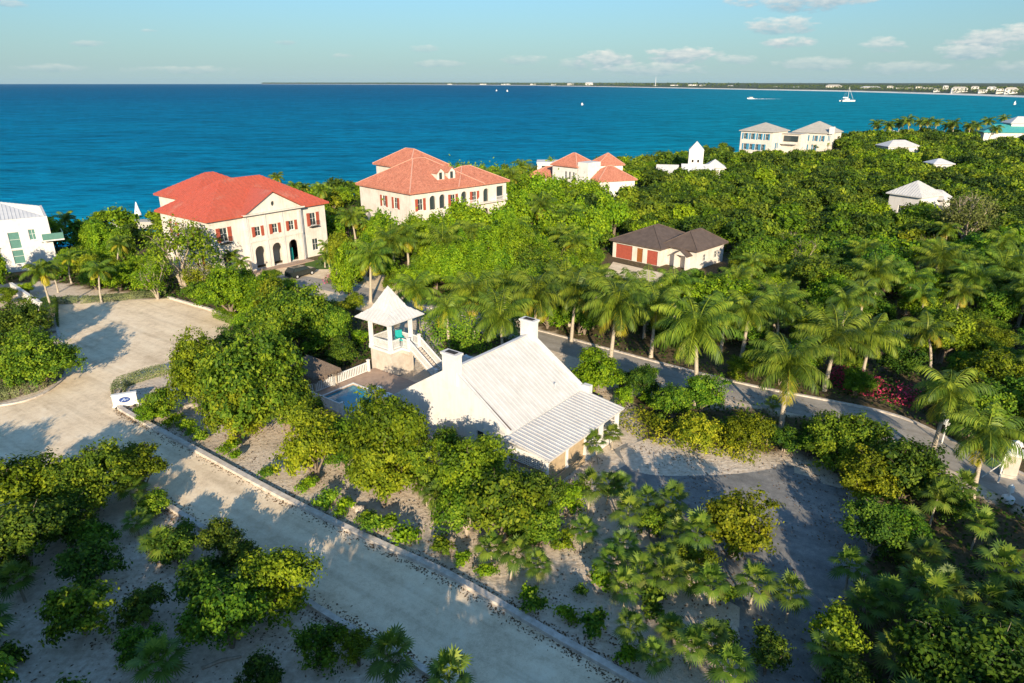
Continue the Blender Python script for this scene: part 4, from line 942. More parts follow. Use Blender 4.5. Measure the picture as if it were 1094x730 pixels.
def villa2():
    v = empty('villa', (-19.19, 129.58, 0), R(44.2), 'cream villa with faded red tiled roof and a pair of dormers', 'house')
    up = 4.9
    w = MB(); fh = [rect(s-.6,s+.6,up,up+2.2) for s in (2.2,10.3,16.0)]+[arch_pts(s,up-.2,1.5,2.7,True) for s in (5.2,7.6,13.2,19.2)]+[arch_pts(s,.2,1.8,3.2,True) for s in (5.5,8.5,16.0,19.0)]+[rect(22.2,24.2,up-.2,up+2.6)]
    wall_panel(w, (.6,.6), 0, rect(0,25,0,8.35), fh, .35)
    wall_panel(w, (25.6,.6), math.pi/2, rect(.35,10,0,8.35), [rect(2,4,up,up+2.4)], .35)
    wall_panel(w, (.6,18.2), -math.pi/2, rect(.35,17.25,0,8.35), [rect(12,13.2,up,up+2.1),rect(8,9.2,up,up+2.1)], .35)
    wall_panel(w, (25.6,18.2), math.pi, rect(0,25,0,8.35), [], .35); w.build('wall', 'cream', v)
    for s_ in (2.2,10.3,16.0): window(v, (.6,.6), 0, s_, up, 1.2, 2.2, 'shutter_red', 1)
    for s_ in (8.6,12.6): window(v, (.6,18.2), -math.pi/2, s_, up, 1.2, 2.1, 'shutter_red', 1)
    m = MB(); m.box(1,25.2,3.2,3.3,0,8.2); m.box(1,25.2,.96,3.2,4.1,4.3); m.build('inner_wall','cream',v)
    for s_ in (5.2,7.6,13.2,19.2): m = MB(); fbox(m,(.6,.6),0,s_-.7,s_+.7,up-.1,up+2.3,-.5,-.4); m.build('window','glass',v)
    m = MB(); fbox(m,(.6,.6),0,22.3,24.1,up-.1,up+2.5,-.3,-.25); m.build('terrace_window','glass',v)
    balusters(v, (22.2,.3,up-.25), (25.4,.3,up-.25), .8, .2)
    balusters(v, (14.8,.3,up-.25), (17.6,.3,up-.25), .8, .2)
    m = MB(); m.box(14.6,25.6,-.1,.597,up-.45,up-.253); m.build('ledge','cream',v)
    roof(hip(0,19,0,18.8,8.5,13.6, 'x', 8.0), .3, 'red_tile', v, rib=.5, cap='ridge_pale')
    roof(hip(12,26.2,.003,12,8.503,11.6), .28, 'red_tile', v, rib=.5, cap='ridge_pale', name='wing_roof')
    wg = box_walls(14,24,19,32,0,10.4); wg = wg.build('rear_wing','cream',v); roof(hip(13.4,24.6,18.2,32.6,10.5,13.9), .3, 'red_tile', wg, rib=.5, cap='ridge_pale')
    for x in (9.6, 12.4):
        m = MB(); wall_panel(m, (x-.9,2.6), 0, [(0,9.6),(1.8,9.6),(1.8,11.3),(.9,12.1),(0,11.3)], [rect(.5,1.3,9.95,11.3)], .2); m.box(x-.9,x-.7,2.8,5.5,9.6,11.25); m.box(x+.7,x+.9,2.8,5.5,9.6,11.25)
        d = m.build('dormer','cream',v); m = MB(); fbox(m,(x-.9,2.6),0,.52,1.28,9.97,11.28,-.12,-.08); m.build('pane','glass',d)
        roof([[(x-1.1,2.4,11.2),(x,2.4,12.25),(x,6.2,12.25),(x-1.1,5.2,11.2)],[(x,2.4,12.25),(x+1.1,2.4,11.2),(x+1.1,5.2,11.2),(x,6.2,12.25)]], .1, 'red_tile', d)
    clear_of(v, -1, 26, -1, 32)
villa2()
def simple_block(v, x0, x1, y0, y1, z, zr, mat, rmat, rib=0.0, wins=(), shutter=None, z0=0, over=.5, hipax=None, cap=None, wh=1.6, ww=1.1, names=('wall','roof')):
    """wins: (side, s, z) openings"""
    holes = {}; sd_ = {'f': ((x0,y0),0), 'r': ((x1,y0),math.pi/2), 'b': ((x1,y1),math.pi), 'l': ((x0,y1),-math.pi/2)}
    for (k, s, zz) in wins: holes.setdefault(k, []).append(rect(s-ww/2, s+ww/2, zz, zz+wh))
    box_walls(x0,x1,y0,y1,z0,z-.05,holes).build(names[0], mat, v)
    for (k, s, zz) in wins: window(v, sd_[k][0], sd_[k][1], s, zz, ww, wh, shutter, 1)
    return roof(hip(x0-over,x1+over,y0-over,y1+over,z,zr,hipax), .22, rmat, v, rib=rib, name=names[1], cap=cap)
def villa3():
    v = empty('villa', (9.9, 182.9, 0), R(-46), 'sprawling white villa by the sea with several low red hip roofs', 'house')
    simple_block(v, .5, 8.8, .5, 8.0, 8, 10.9, 'white', 'red_tile', wins=[('f',4.6,4.6),('f',5.9,4.6),('f',7.2,4.6)], rib=.5, cap='ridge_pale', ww=.8, wh=2)
    def sub(x, y, ang): 
        e = bpy.data.objects.new('wing', None); link(e, v); d = Vector((x-9.9, y-182.9)); c, s = math.cos(R(46)), math.sin(R(46))
        e.location = (d.x*c-d.y*s, d.x*s+d.y*c, 0); e.rotation_euler = (0, 0, R(ang+46)); return e
    simple_block(sub(22.2,181.5,8), .5, 6.8, .3, 7, 8, 10.6, 'white', 'red_tile', wins=[('f',1.0,5.2),('f',4.9,5.2)], rib=.5, cap='ridge_pale')
    simple_block(sub(21.2,170.9,20), .5, 10.5, .5, 9, 5.2, 8.2, 'white', 'red_tile', rib=.5, cap='ridge_pale')
    simple_block(sub(5.2,184.5,2), .3, 10.2, .3, 8, 4.4, 6.8, 'white', 'red_tile', rib=.5, cap='ridge_pale')
    e = sub(7,194,-3); m = MB(); m.box(0,13,0,7,0,7.0); m.box(-.2,13.2,-.2,7.2,7.003,7.3); m.build('terrace_block','white',e); m = MB(); m.box(1.2,4.6,-.02,.2,5.2,6.4); m.build('opening','glass',e)
    m = MB(); m.box(9.0,12.4,.6,5.5,0,9.2); m.build('chimney_block','white',v)
    clear_of(v, -2, 12, -2, 14); clear_of(v, 6, 22, 0, 18)
villa3()
def garage():
    g = empty('garage', (23.96, 107.32, 0), R(45), 'low garage with two brown shingle roofs and red garage doors', 'garage')
    x0,x1,y0,y1 = .5,11.5,.5,10.0; zt = 2.95
    hl = [rect(.6,4.0,.02,2.45), rect(4.9,6.1,.02,2.35), rect(6.9,9.0,.02,2.35)]
    box_walls(x0,x1,y0,y1,0,zt,{'l':hl}).build('wall','cream',g)
    for (a,b,mt,nm) in ((.6,4.0,'door_red','garage_door'),(4.9,6.1,'door_wood','wooden_door'),(6.9,9.0,'door_red','side_door')):
        m = MB(); fbox(m,(x0,y1),-math.pi/2,a+.01,b-.01,.03,2.34,-.2,-.14)
        for k in range(1,8): fbox(m,(x0,y1),-math.pi/2,a+.05,b-.05,.03+k*.29-.1,.03+k*.29+.1,-.137,-.11)
        m.build(nm, mt, g)
    roof(hip(0,12,0,10.5,3.0,5.4), .2, 'brown_tile', g, cap='brown_tile')
    w2 = box_walls(2.5,11.0,-4.9,.8,0,3.15,{'f':[rect(2,3,1,2.2),rect(5.5,6.5,1,2.2)],'l':[arch_pts(2.2,.9,.7,1.4,True)]}); wg = w2.build('wing','cream',g)
    for s_ in (2.5,6.0): window(wg,(2.5,-4.9),0,s_,1,1,1.2,None,1)
    roof(hip(1.9,11.5,-5.4,1.6,3.25,5.5,'x',3.2), .2, 'brown_tile', wg, cap='brown_tile')
    m = MB(); m.box(1.1,2.4,-3.9,-3.7,0,2.3); m.box(1.1,2.4,-1.9,-1.7,0,2.3); wall_panel(m,(1.1,-1.6),-math.pi/2,[(0,2.3),(2.4,2.3),(1.2,3.1)],[],.15); pr = m.build('entry_porch','cream',g)
    roof([[(.9,-1.4,2.3),(.9,-2.8,3.25),(3.2,-2.8,3.25),(2.5,-1.4,2.3)],[(.9,-2.8,3.25),(.9,-4.2,2.3),(2.5,-4.2,2.3),(3.2,-2.8,3.25)]],.1,'brown_tile',pr)
    clear_of(g,-3,12,-6,11)
garage()
def modern():
    ca, sa = math.cos(R(36)), math.sin(R(36)); W = 18
    v = empty('modern_house', (-73.6-W*ca, 108-W*sa, 0), R(36), 'white cubic house with a pale metal roof at the left edge', 'house')
    H = 8.0
    hl = [rect(W-5.6,W-4.1,1.2,3.4),rect(W-5.6,W-4.1,3.6,6.2),rect(W-2.9,W-2.0,4.7,6.4),rect(3,4.5,1.2,6)]
    box_walls(0,W,0,13,0,H,{'f':hl}).build('wall','white',v)
    for (s,z,w_,h) in ((W-4.85,1.2,1.5,2.2),(W-4.85,3.6,1.5,2.6),(W-2.45,4.7,.9,1.7),(3.75,1.2,1.5,4.8)): window(v,(0,0),0,s,z,w_,h,None,1 if w_ < 1 else 0,glass='glass_green')
    roof(hip(.3,W-.3,.3,12.7,H+.1,H+2.3), .1, 'grey_metal', v, rib=.5)
    m = MB(); m.box(0,W,-.02,.28,H+.003,H+.18); m.box(W-.28,W+.0,.283,13,H+.003,H+.176); m.build('parapet','white',v)
    m = MB(); m.box(W-1.3,W+1.6,-.9,-.003,4.4,4.6); m.box(W+.003,W+1.6,-.003,3,4.4,4.6); b = m.build('balcony','white',v)
    m = MB(); m.box(W-1.3,W+1.58,-.9,-.86,4.603,5.6); m.box(W+1.55,W+1.59,-.86,3,4.603,5.6); m.build('glass_rail','glass_green',b)
    m = MB(); m.box(W-.6,W-.35,-.1,-.003,.9,1.6); m.build('wall_box','grey_metal',v)
    clear_of(v,0,19,-1,13)
modern()
def twin():
    v = empty('seaside_house', (97.1, 301.9, 0), R(-45), 'cream two-block seaside house with grey hip roofs and blue shutters', 'house')
    simple_block(v, 0, 14, 0, 14, 9, 12.2, 'cream', 'grey_tile', wins=[('f',2,5.6),('f',5.2,5.6),('f',8.4,5.6),('f',11.6,5.6),('f',2.4,1.4),('f',5,1.4),('f',7.6,1.4),('f',10.2,1.4),('r',4.5,2)], shutter='shutter_blue', z0=-1, over=.7, ww=1.3, wh=2.4)
    e = bpy.data.objects.new('east_wing', None); link(e, v); d = Vector((121-97.1, 306-301.9)); c, s = math.cos(R(45)), math.sin(R(45)); e.location = (d.x*c-d.y*s, d.x*s+d.y*c, 0)
    simple_block(e, 0, 14, 0, 16, 8.2, 12.4, 'cream', 'grey_tile', wins=[('f',1.6,4.8),('f',6,4.8),('f',9.6,4.8),('f',12.4,4.8),('r',3,4.8),('f',6,1),('f',9.6,1)], shutter='shutter_blue', z0=-1, over=.6, ww=1.0, wh=2.2)
    m = MB(); m.box(14.8,15.2,0,5,7.8,10.6); m.build('end_parapet','white',e)
    lk_ = MB(); lk_.box(14.003,22,9,16,-1,7.8); l = lk_.build('link_block','cream',v); m = MB(); m.box(13.9,22,8.6,16,7.803,8.1); m.build('roof','grey_tile',l)
    m = MB(); m.box(15,21,8.7,8.997,4.9,7.2); m.build('opening','glass',l); m = MB(); m.box(14.2,21,7.2,8.69,3.9,4.1); m.build('balcony','white',l)
    clear_of(v,-2,34,-14,18,4)
twin()
def white_small():
    x, y = P(744, 160.5, 9); v = empty('tower_cottage', (x, y, 0), R(-12), 'white cottage with a square pointed tower and low white roofs near the sea', 'house')
    m = box_walls(-2.1,2.1,-2.1,2.1,0,9.2,{'f':[rect(.9,1.5,5.6,6.4),rect(2.5,3.1,5.6,6.4)]}); t = m.build('tower','white',v)
    m = MB(); m.box(-1.5,1.5,-1.4,-1.3,5.2,6.8); m.build('pane','dark',t); roof(hip(-2.2,2.2,-2.2,2.2,9.2,11.6), .12, 'white_metal', t)
    m = box_walls(-11,-5,-3,3,0,2.6,{'f':[rect(3,4,1.2,2.6),rect(5,6,1.2,2.6)]}); m.build('wall','white',v)
    roof([[(-11.4,-3.4,2.6),(-4.7,-3.4,2.6),(-4.7,0,4.6),(-11.4,0,4.6)],[(-4.7,3.4,2.6),(-11.4,3.4,2.6),(-11.4,0,4.6),(-4.7,0,4.6)]],.15,'white_metal',v)
    m = MB(); m.box(-3.8,5.0,-5.5,-2.2,0,3.0); w_ = m.build('front_wing','white',v); roof([[(-4.1,-6,3),(5.4,-6,3),(5.4,-2.2,5.2),(-4.1,-2.2,5.2)]],.12,'grey_metal',w_)
    m = MB(); m.box(3.0,8.5,-1.8,4,0,4.2); w_ = m.build('side_wing','white',v); roof(hip(2.6,9,-2.2,4.4,4.2,6.4),.15,'white_metal',w_)
    clear_of(v,-13,9,-7,5)
    v = empty('white_house', (87.6, 147.3, 0), R(30), 'white house with a white hip roof alone in the wood at the right', 'house')
    simple_block(v, .5, 8, .5, 7.5, 5, 7.8, 'white', 'white_metal', rib=.6, wins=[('l',3,1),('f',4,1.4)], over=.6)
    m = MB(); m.box(8.003,10.3,-.6,3.4,0,3.9); w_ = m.build('porch_wing','white',v); roof(hip(6.8,11.0,-1.2,4.1,4.0,5.8),.15,'white_metal',w_)
    clear_of(v,-1,10,-1,8)
    for (px, py, z, zr, wd, dp, ang, label, rm) in ((966,156.5,4,6.2,13,8,5,'low white-roofed pavilion in the wood right of the blue-shuttered house','white_metal'),
            (1008,175,3.4,4.8,6,5,0,'tiny pale-roofed building half hidden in the wood at far right','grey_metal'),
            (953,141.5,3,4.2,8,6,0,'small white-roofed beach hut beside the row of shore palms','white_metal'),
            (672,0,0,0,0,0,0,'','')):
        if not label: continue
        x, y = P(px, py, z); v = empty('pavilion', (x, y, 0), R(ang), label, 'building')
        simple_block(v, -wd/2, wd/2, 0, dp, z, zr, 'white', rm, wins=[('f',wd*.3,1),('f',wd*.6,1)], over=.6); clear_of(v,-wd/2,wd/2,-1,dp)
    x, y = P(1052, 141, 5); v = empty('turquoise_roofed_house', (x, y, 0), R(-8), 'white beach house with a broad turquoise roof at the right edge', 'house')
    simple_block(v, 0, 34, 0, 14, 5, 8.3, 'white', 'turq_roof', wins=[('f',17,1.5),('f',20,1.5),('f',23,1.5),('f',26,1.5),('f',29,1.5)], over=1)
    m = MB(); m.box(14,30,5,13,5,9.0); u = m.build('upper_storey','white',v); roof(hip(13,31,4,14,9,12),.2,'white_metal',u)
    clear_of(v,-1,34,-2,14,4)
white_small()

# --- far hotels and houses along the bay
FAR = [(894,94.5,16,5,'pale'),(925,95.5,20,4,'cream'),(1022,97.5,15,6,'white'),(1085,99,12,7,'white'),(1048,98,8,4,'white'),(993,95.5,9,3.5,'white'),(1004,97,6,4,'white'),(975,96,8,3,'white'),(985,94,6,2.5,'cream'),(1060,95,8,3,'white'),(1070,97,7,4,'cream'),(960,95,7,2.5,'white'),(1036,94.5,7,3,'white'),
       (855,94.5,8,2.2,'cream'),(830,94,8,2,'white'),(738,91.5,9,2.2,'white'),(748,92,6,1.6,'cream'),(720,91.5,8,1.4,'white'),(780,92.6,6,1.6,'white'),(626,89.6,8,2.0,'white'),(612,90,7,1.5,'grey'),(590,90.4,6,1.2,'white'),(520,90.2,7,1.0,'white'),(540,90.3,10,1.0,'white'),(565,90.3,6,1.1,'cream'),(485,90.2,5,.9,'white'),(700,92,5,1.4,'white'),(1105,97,14,5,'white'),(1012,93.5,5,2.5,'white'),(945,93.8,6,2.5,'white')]
def coast_at(px):
    best = min(coast_pts, key=lambda p: abs(547+F*p[0]/depth(p[0], p[1], -5)-px)); return best
def far_buildings():
    for (px, py, wpx, hpx, mt) in FAR:
        c = coast_at(px); d0 = math.hypot(*c); off = (110 if py > 96 else 260)*(1 if d0 < 3500 else 1.5); k = (d0+off)/d0; x, y = c[0]*k, c[1]*k
        dp = depth(x, y, 5); wd = wpx*dp/F; zt = HC-(py-hpx/2-88)*dp/779; zb = 2; hh = max(3.0, hpx*dp/779); zb = max(1.5, zt-hh)
        lab = {'white': 'distant white building on the far bay shore, right of the sailing catamaran' if px > 905 else 'distant white building on the thin far coast left of the catamaran',
               'cream': 'distant long cream building on the far bay shore' if px > 800 else 'distant small cream building on the thin far coast', 'pale': 'distant pale terraced hotel just behind the catamaran mast', 'grey': 'distant grey block on the thin far coast'}[mt]
        v = empty('distant_building', (x, y, 0), -math.atan2(x, y)*.6, lab, 'building', 'distant buildings along the far bay')
        m = MB(); m.box(-wd/2,wd/2,0,wd*.35,zb-4,zt); w_ = m.build('wall', {'white':'white','cream':'cream','pale':'cream','grey':'grey_tile'}[mt], v)
        n = min(6, max(2, int(wd/9))); nf = min(3, max(1, int((zt-zb)/3.6)))
        for f in range(nf):
            for k_ in range(n): xx = -wd/2+(k_+.5)*wd/n; zz = zb+(f+.35)*(zt-zb)/nf; g = MB(); g.box(xx-wd/n*.22, xx+wd/n*.22, -.06, .1, zz, zz+(zt-zb)/nf*.45); g.build('window', 'glass', v)
        if random.random() < .6: roof(hip(-wd/2-1,wd/2+1,-1,wd*.35+1,zt+.01,zt+hh*.3), .4, random.choice(['grey_tile','white_metal','grey_tile']), v)
far_buildings()
x, y = coast_at(697); m = MB(); m.tube([(x*1.05,y*1.05,0),(x*1.05,y*1.05,62)], [3.0,1.0], 6); tag(m.build('radio_mast','grey_metal'), 'thin radio mast rising over the far coast', 'mast')
def far_wood():
    rg = np.random.default_rng(5); C = []; L = []
    for i in range(len(coast_pts)-1):
        a = np.array(coast_pts[i]); b = np.array(coast_pts[i+1]); d = math.hypot(*a)
        if d > 14000: continue
        seg = np.linalg.norm(b-a); n = int(min(1800, seg*(.9 if d < 3500 else .12)))
        for _ in range(n):
            p = a+(b-a)*rg.random(); o = 55+rg.random()**1.5*(900 if d < 3500 else 1500); q = p*(1+o/np.linalg.norm(p)); z = min(10, 2+o*.02)
            s = 2.0 if d < 3500 else 5.0
            r = rg.uniform(2.5, 5)*(1 if d < 3500 else 2.2); m_ = 7
            off = rg.normal(size=(m_, 3))*np.array([r*.6, r*.6, r*.35]); C.append(np.array([q[0], q[1], z+r*.8])+off); L.append(np.full(m_, r*.9))
    C = np.concatenate(C); L = np.concatenate(L); Nn = unit(rg.normal(size=C.shape)+np.array([0, -.6, .6]))
    V = leafset(C, Nn, L, L*.7, rg); me = np_mesh('distant_wood', V, len(V)//4, rg.uniform(0, 1, len(V)//4), ['coast_leaf'])
    o = link(bpy.data.objects.new('distant_wood', me)); tag(o, 'dark strip of trees along the far bay shore', 'woodland', kind='stuff')
far_wood()

# --- boats
def catamaran():
    x, y = P(905, 108.5, -5); e = empty('catamaran', (x, y, -5), R(8), 'white catamaran with bare mast under way off the far beach', 'catamaran'); e.scale = (1.15,)*3
    for s_ in (-1, 1):
        m = MB(); vs = []; n = 9
        for k in range(n+1):
            t = k/n; xx = -11+22*t; w_ = .9*math.sin(math.pi*min(1, .12+t*.86))**.5; zt = 1.7+.5*t
            vs += [(xx,s_*4.2-w_,zt),(xx,s_*4.2+w_,zt),(xx,s_*4.2+w_*.55,-.4),(xx,s_*4.2-w_*.55,-.4)]
        fs = []
        for k in range(n):
            for j in range(4): fs.append((k*4+j, k*4+(j+1) % 4, k*4+4+(j+1) % 4, k*4+4+j))
        fs += [(0,1,2,3), (n*4+3,n*4+2,n*4+1,n*4)]; m.add(vs, fs); m.build('hull','white_trim',e)
    m = MB(); m.box(-9,5,-3.6,3.6,1.5,2.1); m.build('deck','white_trim',e)
    m = MB(); m.prism([(-6,-2.8),(2.6,-2.4),(3.8,0),(2.6,2.4),(-6,2.8)],2.103,4.2); c = m.build('cabin','white_trim',e)
    m = MB(); m.prism([(-5.9,-2.86),(2.7,-2.46),(3.9,0),(2.7,2.46),(-5.9,2.86)],2.9,3.5); m.build('cabin_window','glass',c)
    m = MB(); m.tube([(.5,0,4.2),(.5,0,22)],[.28,.18],8); m.build('mast','white_trim',e)
    m = MB(); m.tube([(.3,0,5.4),(-8.5,0,5.6)],.3,8); m.tube([(.2,0,6.0),(-8,0,6.1)],.5,8); m.build('boom_and_furled_sail','canvas',e)
    m = MB(); m.tube([(10,0,2.4),(.7,0,20)],.14,6); m.build('furled_jib','canvas',e)
    m = MB(); m.tube([(-9,3.5,2),(.5,0,21.5)],.05,4); m.tube([(-9,-3.5,2),(.5,0,21.5)],.05,4); m.build('stays','grey_metal',e)
catamaran()
def motorboat():
    x, y = P(802, 106, -5); e = empty('motorboat', (x, y, -5), R(185), 'small white motorboat speeding left with a white wake', 'motorboat'); e.scale = (1.25,)*3
    m = MB(); vs = []
    for xx, w_, zt, zb in ((-6,1.9,1.3,-.3),(-2,2.1,1.4,-.4),(3,1.7,1.7,-.3),(6.3,.15,2.1,.6)): vs += [(xx,-w_,zt),(xx,w_,zt),(xx,w_*.6,zb),(xx,-w_*.6,zb)]
    fs = [(k*4+j,k*4+(j+1)%4,k*4+4+(j+1)%4,k*4+4+j) for k in range(3) for j in range(4)]+[(0,1,2,3),(15,14,13,12)]
    m.add(vs,fs); m.build('hull','white_trim',e); m = MB(); m.prism([(-3,-1.3),(1.6,-1.2),(3,0),(1.6,1.2),(-3,1.3)],1.45,3.2); c = m.build('cabin','white_trim',e); m = MB(); m.prism([(-2.9,-1.36),(1.7,-1.26),(3.1,0),(1.7,1.26),(-2.9,1.36)],2.2,2.8); m.build('windscreen','glass',c)
    rg = np.random.default_rng(8); n = 260; t = rg.random(n)**1.6; C = np.stack([x+8+t*62, y+1+rg.normal(size=n)*(.6+t*3.2)+t*4, np.full(n, -4.75)+rg.random(n)*.3*(1-t)], 1)
    L = 2.4*(1.1-t); V = leafset(C, unit(np.array([[0,-.25,1]]*n)+rg.normal(size=(n,3))*.15), L, L*.7, rg); me = np_mesh('wake', V, n, rg.random(n), [surf('foam',(.8,.82,.82),scale=1)])
    o = link(bpy.data.objects.new('wake', me)); o['kind'] = 'structure'
motorboat()
def sail(px, py, h, label):
    x, y = P(px, py, -5); e = empty('sailing_boat', (x, y, -5), R(random.uniform(-20, 20)), label, 'sailing boat', 'small sails far out on the bay')
    L = h*.8; m = MB(); m.add([(-L/2,-L*.12,1),(-L/2,L*.12,1),(L/2,0,1.3),(-L/2,-L*.07,-.2),(-L/2,L*.07,-.2),(L*.4,0,-.2)],[(0,2,1),(3,4,5),(0,1,4,3),(1,2,5,4),(2,0,3,5)]); m.build('hull','white_trim',e)
    m = MB(); m.tube([(0,0,1),(0,0,h)],.12,6); m.build('mast','white_trim',e)
    m = MB(); m.add([(-.1,-.04,1.8),(-L*.5,-.04,1.8),(-.1,-.04,h-.3),(-.1,.04,1.8),(-L*.5,.04,1.8),(-.1,.04,h-.3)],[(0,1,2),(5,4,3),(0,3,4,1),(1,4,5,2),(2,5,3,0)]); m.add([(.2,-.04,1.6),(L*.48,-.04,1.6),(.2,-.04,h*.8),(.2,.04,1.6),(L*.48,.04,1.6),(.2,.04,h*.8)],[(0,1,2),(5,4,3),(0,3,4,1),(1,4,5,2),(2,5,3,0)]); m.build('sail','canvas',e)
sail(530.5, 97.5, 7, 'left one of two tiny white sails close together on the open bay'); sail(542, 98, 8, 'right one of two tiny white sails close together on the open bay'); sail(622, 112.5, 4, 'lone tiny white sail on the bay in front of the two-sail pair'); sail(1084, 112, 6, 'tiny white sailing boat off the beach at the right edge')
x, y = P(148, 232, -2); m = MB(); m.tube([(x,y,-3),(x,y,-.2)],.06,6); e = m.build('parasol_pole','white_trim'); 
bpy.data.objects.remove(e)
e = empty('closed_parasol', (x, y, -2.4), 0, 'closed white pointed parasol on the shore left of the bright red roof', 'parasol')
m = MB(); m.tube([(0,0,-.6),(0,0,4.0)],.06,6); m.build('pole','white_trim',e); m = MB(); m.lathe([(.75,.9),(.8,1.1),(.45,2.4),(.1,3.9)],n=8); m.build('canvas','canvas',e)
x, y = P(150, 236, -2.5); m = MB(); m.box(x-6,x+7,y-2,y+1.6,-4,-2.4); tag(m.build('beach_deck','grey_tile'), 'grey deck at the water beside the closed white parasol', 'deck')

# --- sign, car, pillars, cart, small things
x, y = P(134.5, 432, .1); sg = empty('entrance_sign', (x, y, 0), R(24), 'white block sign with a dark blue oval emblem at the kerb corner', 'sign')
m = MB(); m.box(-1.0,1.0,-.16,.16,.05,1.15); m.build('panel','white',sg); m = MB(); m.box(-1.08,1.08,-.22,.22,0,.12); m.box(-1.04,1.04,-.2,.2,1.153,1.22); m.build('plinth','white_trim',sg)
m = MB(); m.add([(.46*math.cos(2*math.pi*k/28), -.175, .64+.27*math.sin(2*math.pi*k/28)) for k in range(28)]+[(.46*math.cos(2*math.pi*k/28), -.150, .64+.27*math.sin(2*math.pi*k/28)) for k in range(28)],
     [tuple(range(28))]+[(k,(k+1)%28,28+(k+1)%28,28+k) for k in range(28)]); m.build('emblem','emblem',sg)
m = MB()
for a in ([(-.30,.52),(-.16,.60),(-.05,.76),(.02,.78),(0,.64),(-.06,.55),(.05,.57),(.16,.68),(.22,.67),(.20,.60),(.32,.68)],): m.tube([(p[0],-.183,p[1]) for p in a],.032,5)
m.build('script_mark','emblem_pale',sg)
for dx_ in (-.7,.75):
    m = MB(); m.lathe([(.12,0),(.14,.12),(.08,.2)],(dx_,-.6),8); m.build('spotlight','dark',sg)
def car(x, y, rz):
    e = empty('parked_car', (x, y, 0), rz, 'dark green estate car parked in front of the arched villa doorway', 'car')
    prof = [(-2.3,.35),(2.25,.35),(2.35,.6),(2.3,.95),(1.2,1.08),(.55,1.6),(-1.7,1.68),(-2.25,1.1),(-2.35,.6)]
    m = MB(); n = len(prof); m.add([(p[0],-.88 if p[1] < 1.2 else -.7,p[1]) for p in prof]+[(p[0],.88 if p[1] < 1.2 else .7,p[1]) for p in prof],[tuple(range(n)),tuple(reversed(range(n,2*n)))]+[(i,(i+1)%n,n+(i+1)%n,n+i) for i in range(n)])
    m.build('body','car',e)
    for s_ in (-1,1):
        m = MB(); m.add([(1.0,s_*.885,1.12),(.5,s_*.74,1.54),(-1.6,s_*.74,1.6),(-2.0,s_*.88,1.14)],[(0,1,2,3)]); m.build('side_window','glass',e)
        for xx in (-1.45,1.45):
            m = MB(); m.tube([(xx,s_*.72,.34),(xx,s_*.93,.34)],.34,16); wv = m.build('tyre','tyre',e); m = MB(); m.tube([(xx,s_*.93,.34),(xx,s_*.945,.34)],.19,12); m.build('rim','grey_metal',wv)
        m = MB(); m.box(2.27,2.36,s_*.6-.16,s_*.6+.16,.68,.86); m.build('headlight','white_trim',e)
    m = MB(); m.add([(1.16,-.74,1.11),(1.16,.74,1.11),(.6,.62,1.58),(.6,-.62,1.58)],[(0,1,2,3)]); m.build('windscreen','glass',e)
x, y = P(321, 291, .6); car(x, y, R(58)); BLD.append((x, y, 4))
x, y = P(1077, 508, 0); e = empty('gate_pillar', (x, y, 0), R(-30), 'tall cream gate pillar with white lantern cap beside the grey road', 'pillar')
m = MB(); m.box(-.45,.45,-.45,.45,0,1.9); m.box(-.55,.55,-.55,.55,0,.25); m.build('shaft','tower_stone',e); m = MB(); m.box(-.6,.6,-.6,.6,1.903,2.1); m.build('cap','white_trim',e)
m = MB(); m.box(-.28,.28,-.28,.28,2.103,2.7); m.add([(-.38,-.38,2.7),(.38,-.38,2.7),(.38,.38,2.7),(-.38,.38,2.7),(0,0,3.05)],[(0,1,4),(1,2,4),(2,3,4),(3,0,4),(3,2,1,0)]); m.build('lantern','white_trim',e)
x, y = P(1066, 516, 0); e = empty('barrier_post', (x, y, 0), R(-20), 'thin white post with a slanted brace beside the gate pillar', 'post')
m = MB(); m.box(-.05,.05,-.05,.05,0,2.6); m.build('post','white_trim',e); m = MB(); m.bar((-.05,0,1.7),(-1.0,.3,.1),.06); m.build('brace','white_trim',e)
x, y = P(1076, 536, 0); e = empty('garden_lantern', (x, y, 0), 0, 'small white garden lantern on a round base at the near side of the road', 'lantern')
m = MB(); m.lathe([(.4,0),(.42,.35),(.3,.45)],n=10); m.build('base','white_trim',e); m = MB(); m.lathe([(.08,.45),(.08,.8),(.22,.85),(.2,1.25),(.05,1.45)],n=8); m.build('lamp_head','white_trim',e)
x, y = P(1006, 474, 0); e = empty('lamp_post', (x, y, 0), 0, 'short pale lamp post by the road behind the big round tree', 'lamp post')
m = MB(); m.tube([(0,0,0),(0,0,1.7)],.06,8); m.build('pole','white_trim',e); m = MB(); m.lathe([(.1,1.7),(.25,1.8),(.25,2.1),(.05,2.3)],n=8); m.build('lamp_head','white_trim',e)
x, y = P(1096, 608, .2); e = empty('utility_cart', (x, y, 0), R(-8), 'blue utility cart with an orange load bed parked among shrubs at the right edge', 'cart')
m = MB(); pr = [(-.95,.3),(-.55,.18),(1.6,.18),(1.6,.95),(-.75,.95),(-.98,.7)]; n = len(pr); m.add([(p[0],-.6,p[1]) for p in pr]+[(p[0],.6,p[1]) for p in pr],[tuple(range(n)),tuple(reversed(range(n,2*n)))]+[(i,(i+1)%n,n+(i+1)%n,n+i) for i in range(n)]); m.build('body','blue',e)
m = MB(); m.box(-.8,1.6,-.62,.62,.953,1.0); m.box(-.8,1.6,-.66,-.6,.95,1.12); m.box(-.8,1.6,.6,.66,.95,1.12); m.box(-.84,-.78,-.66,.66,.95,1.12); m.build('load_bed','orange',e)
for xx in (-.4,1.1):
    for s_ in (-1,1): m = MB(); m.tube([(xx,s_*.5,.25),(xx,s_*.68,.25)],.25,12); m.build('wheel','tyre',e)
BLD.append((x, y, 2.6))
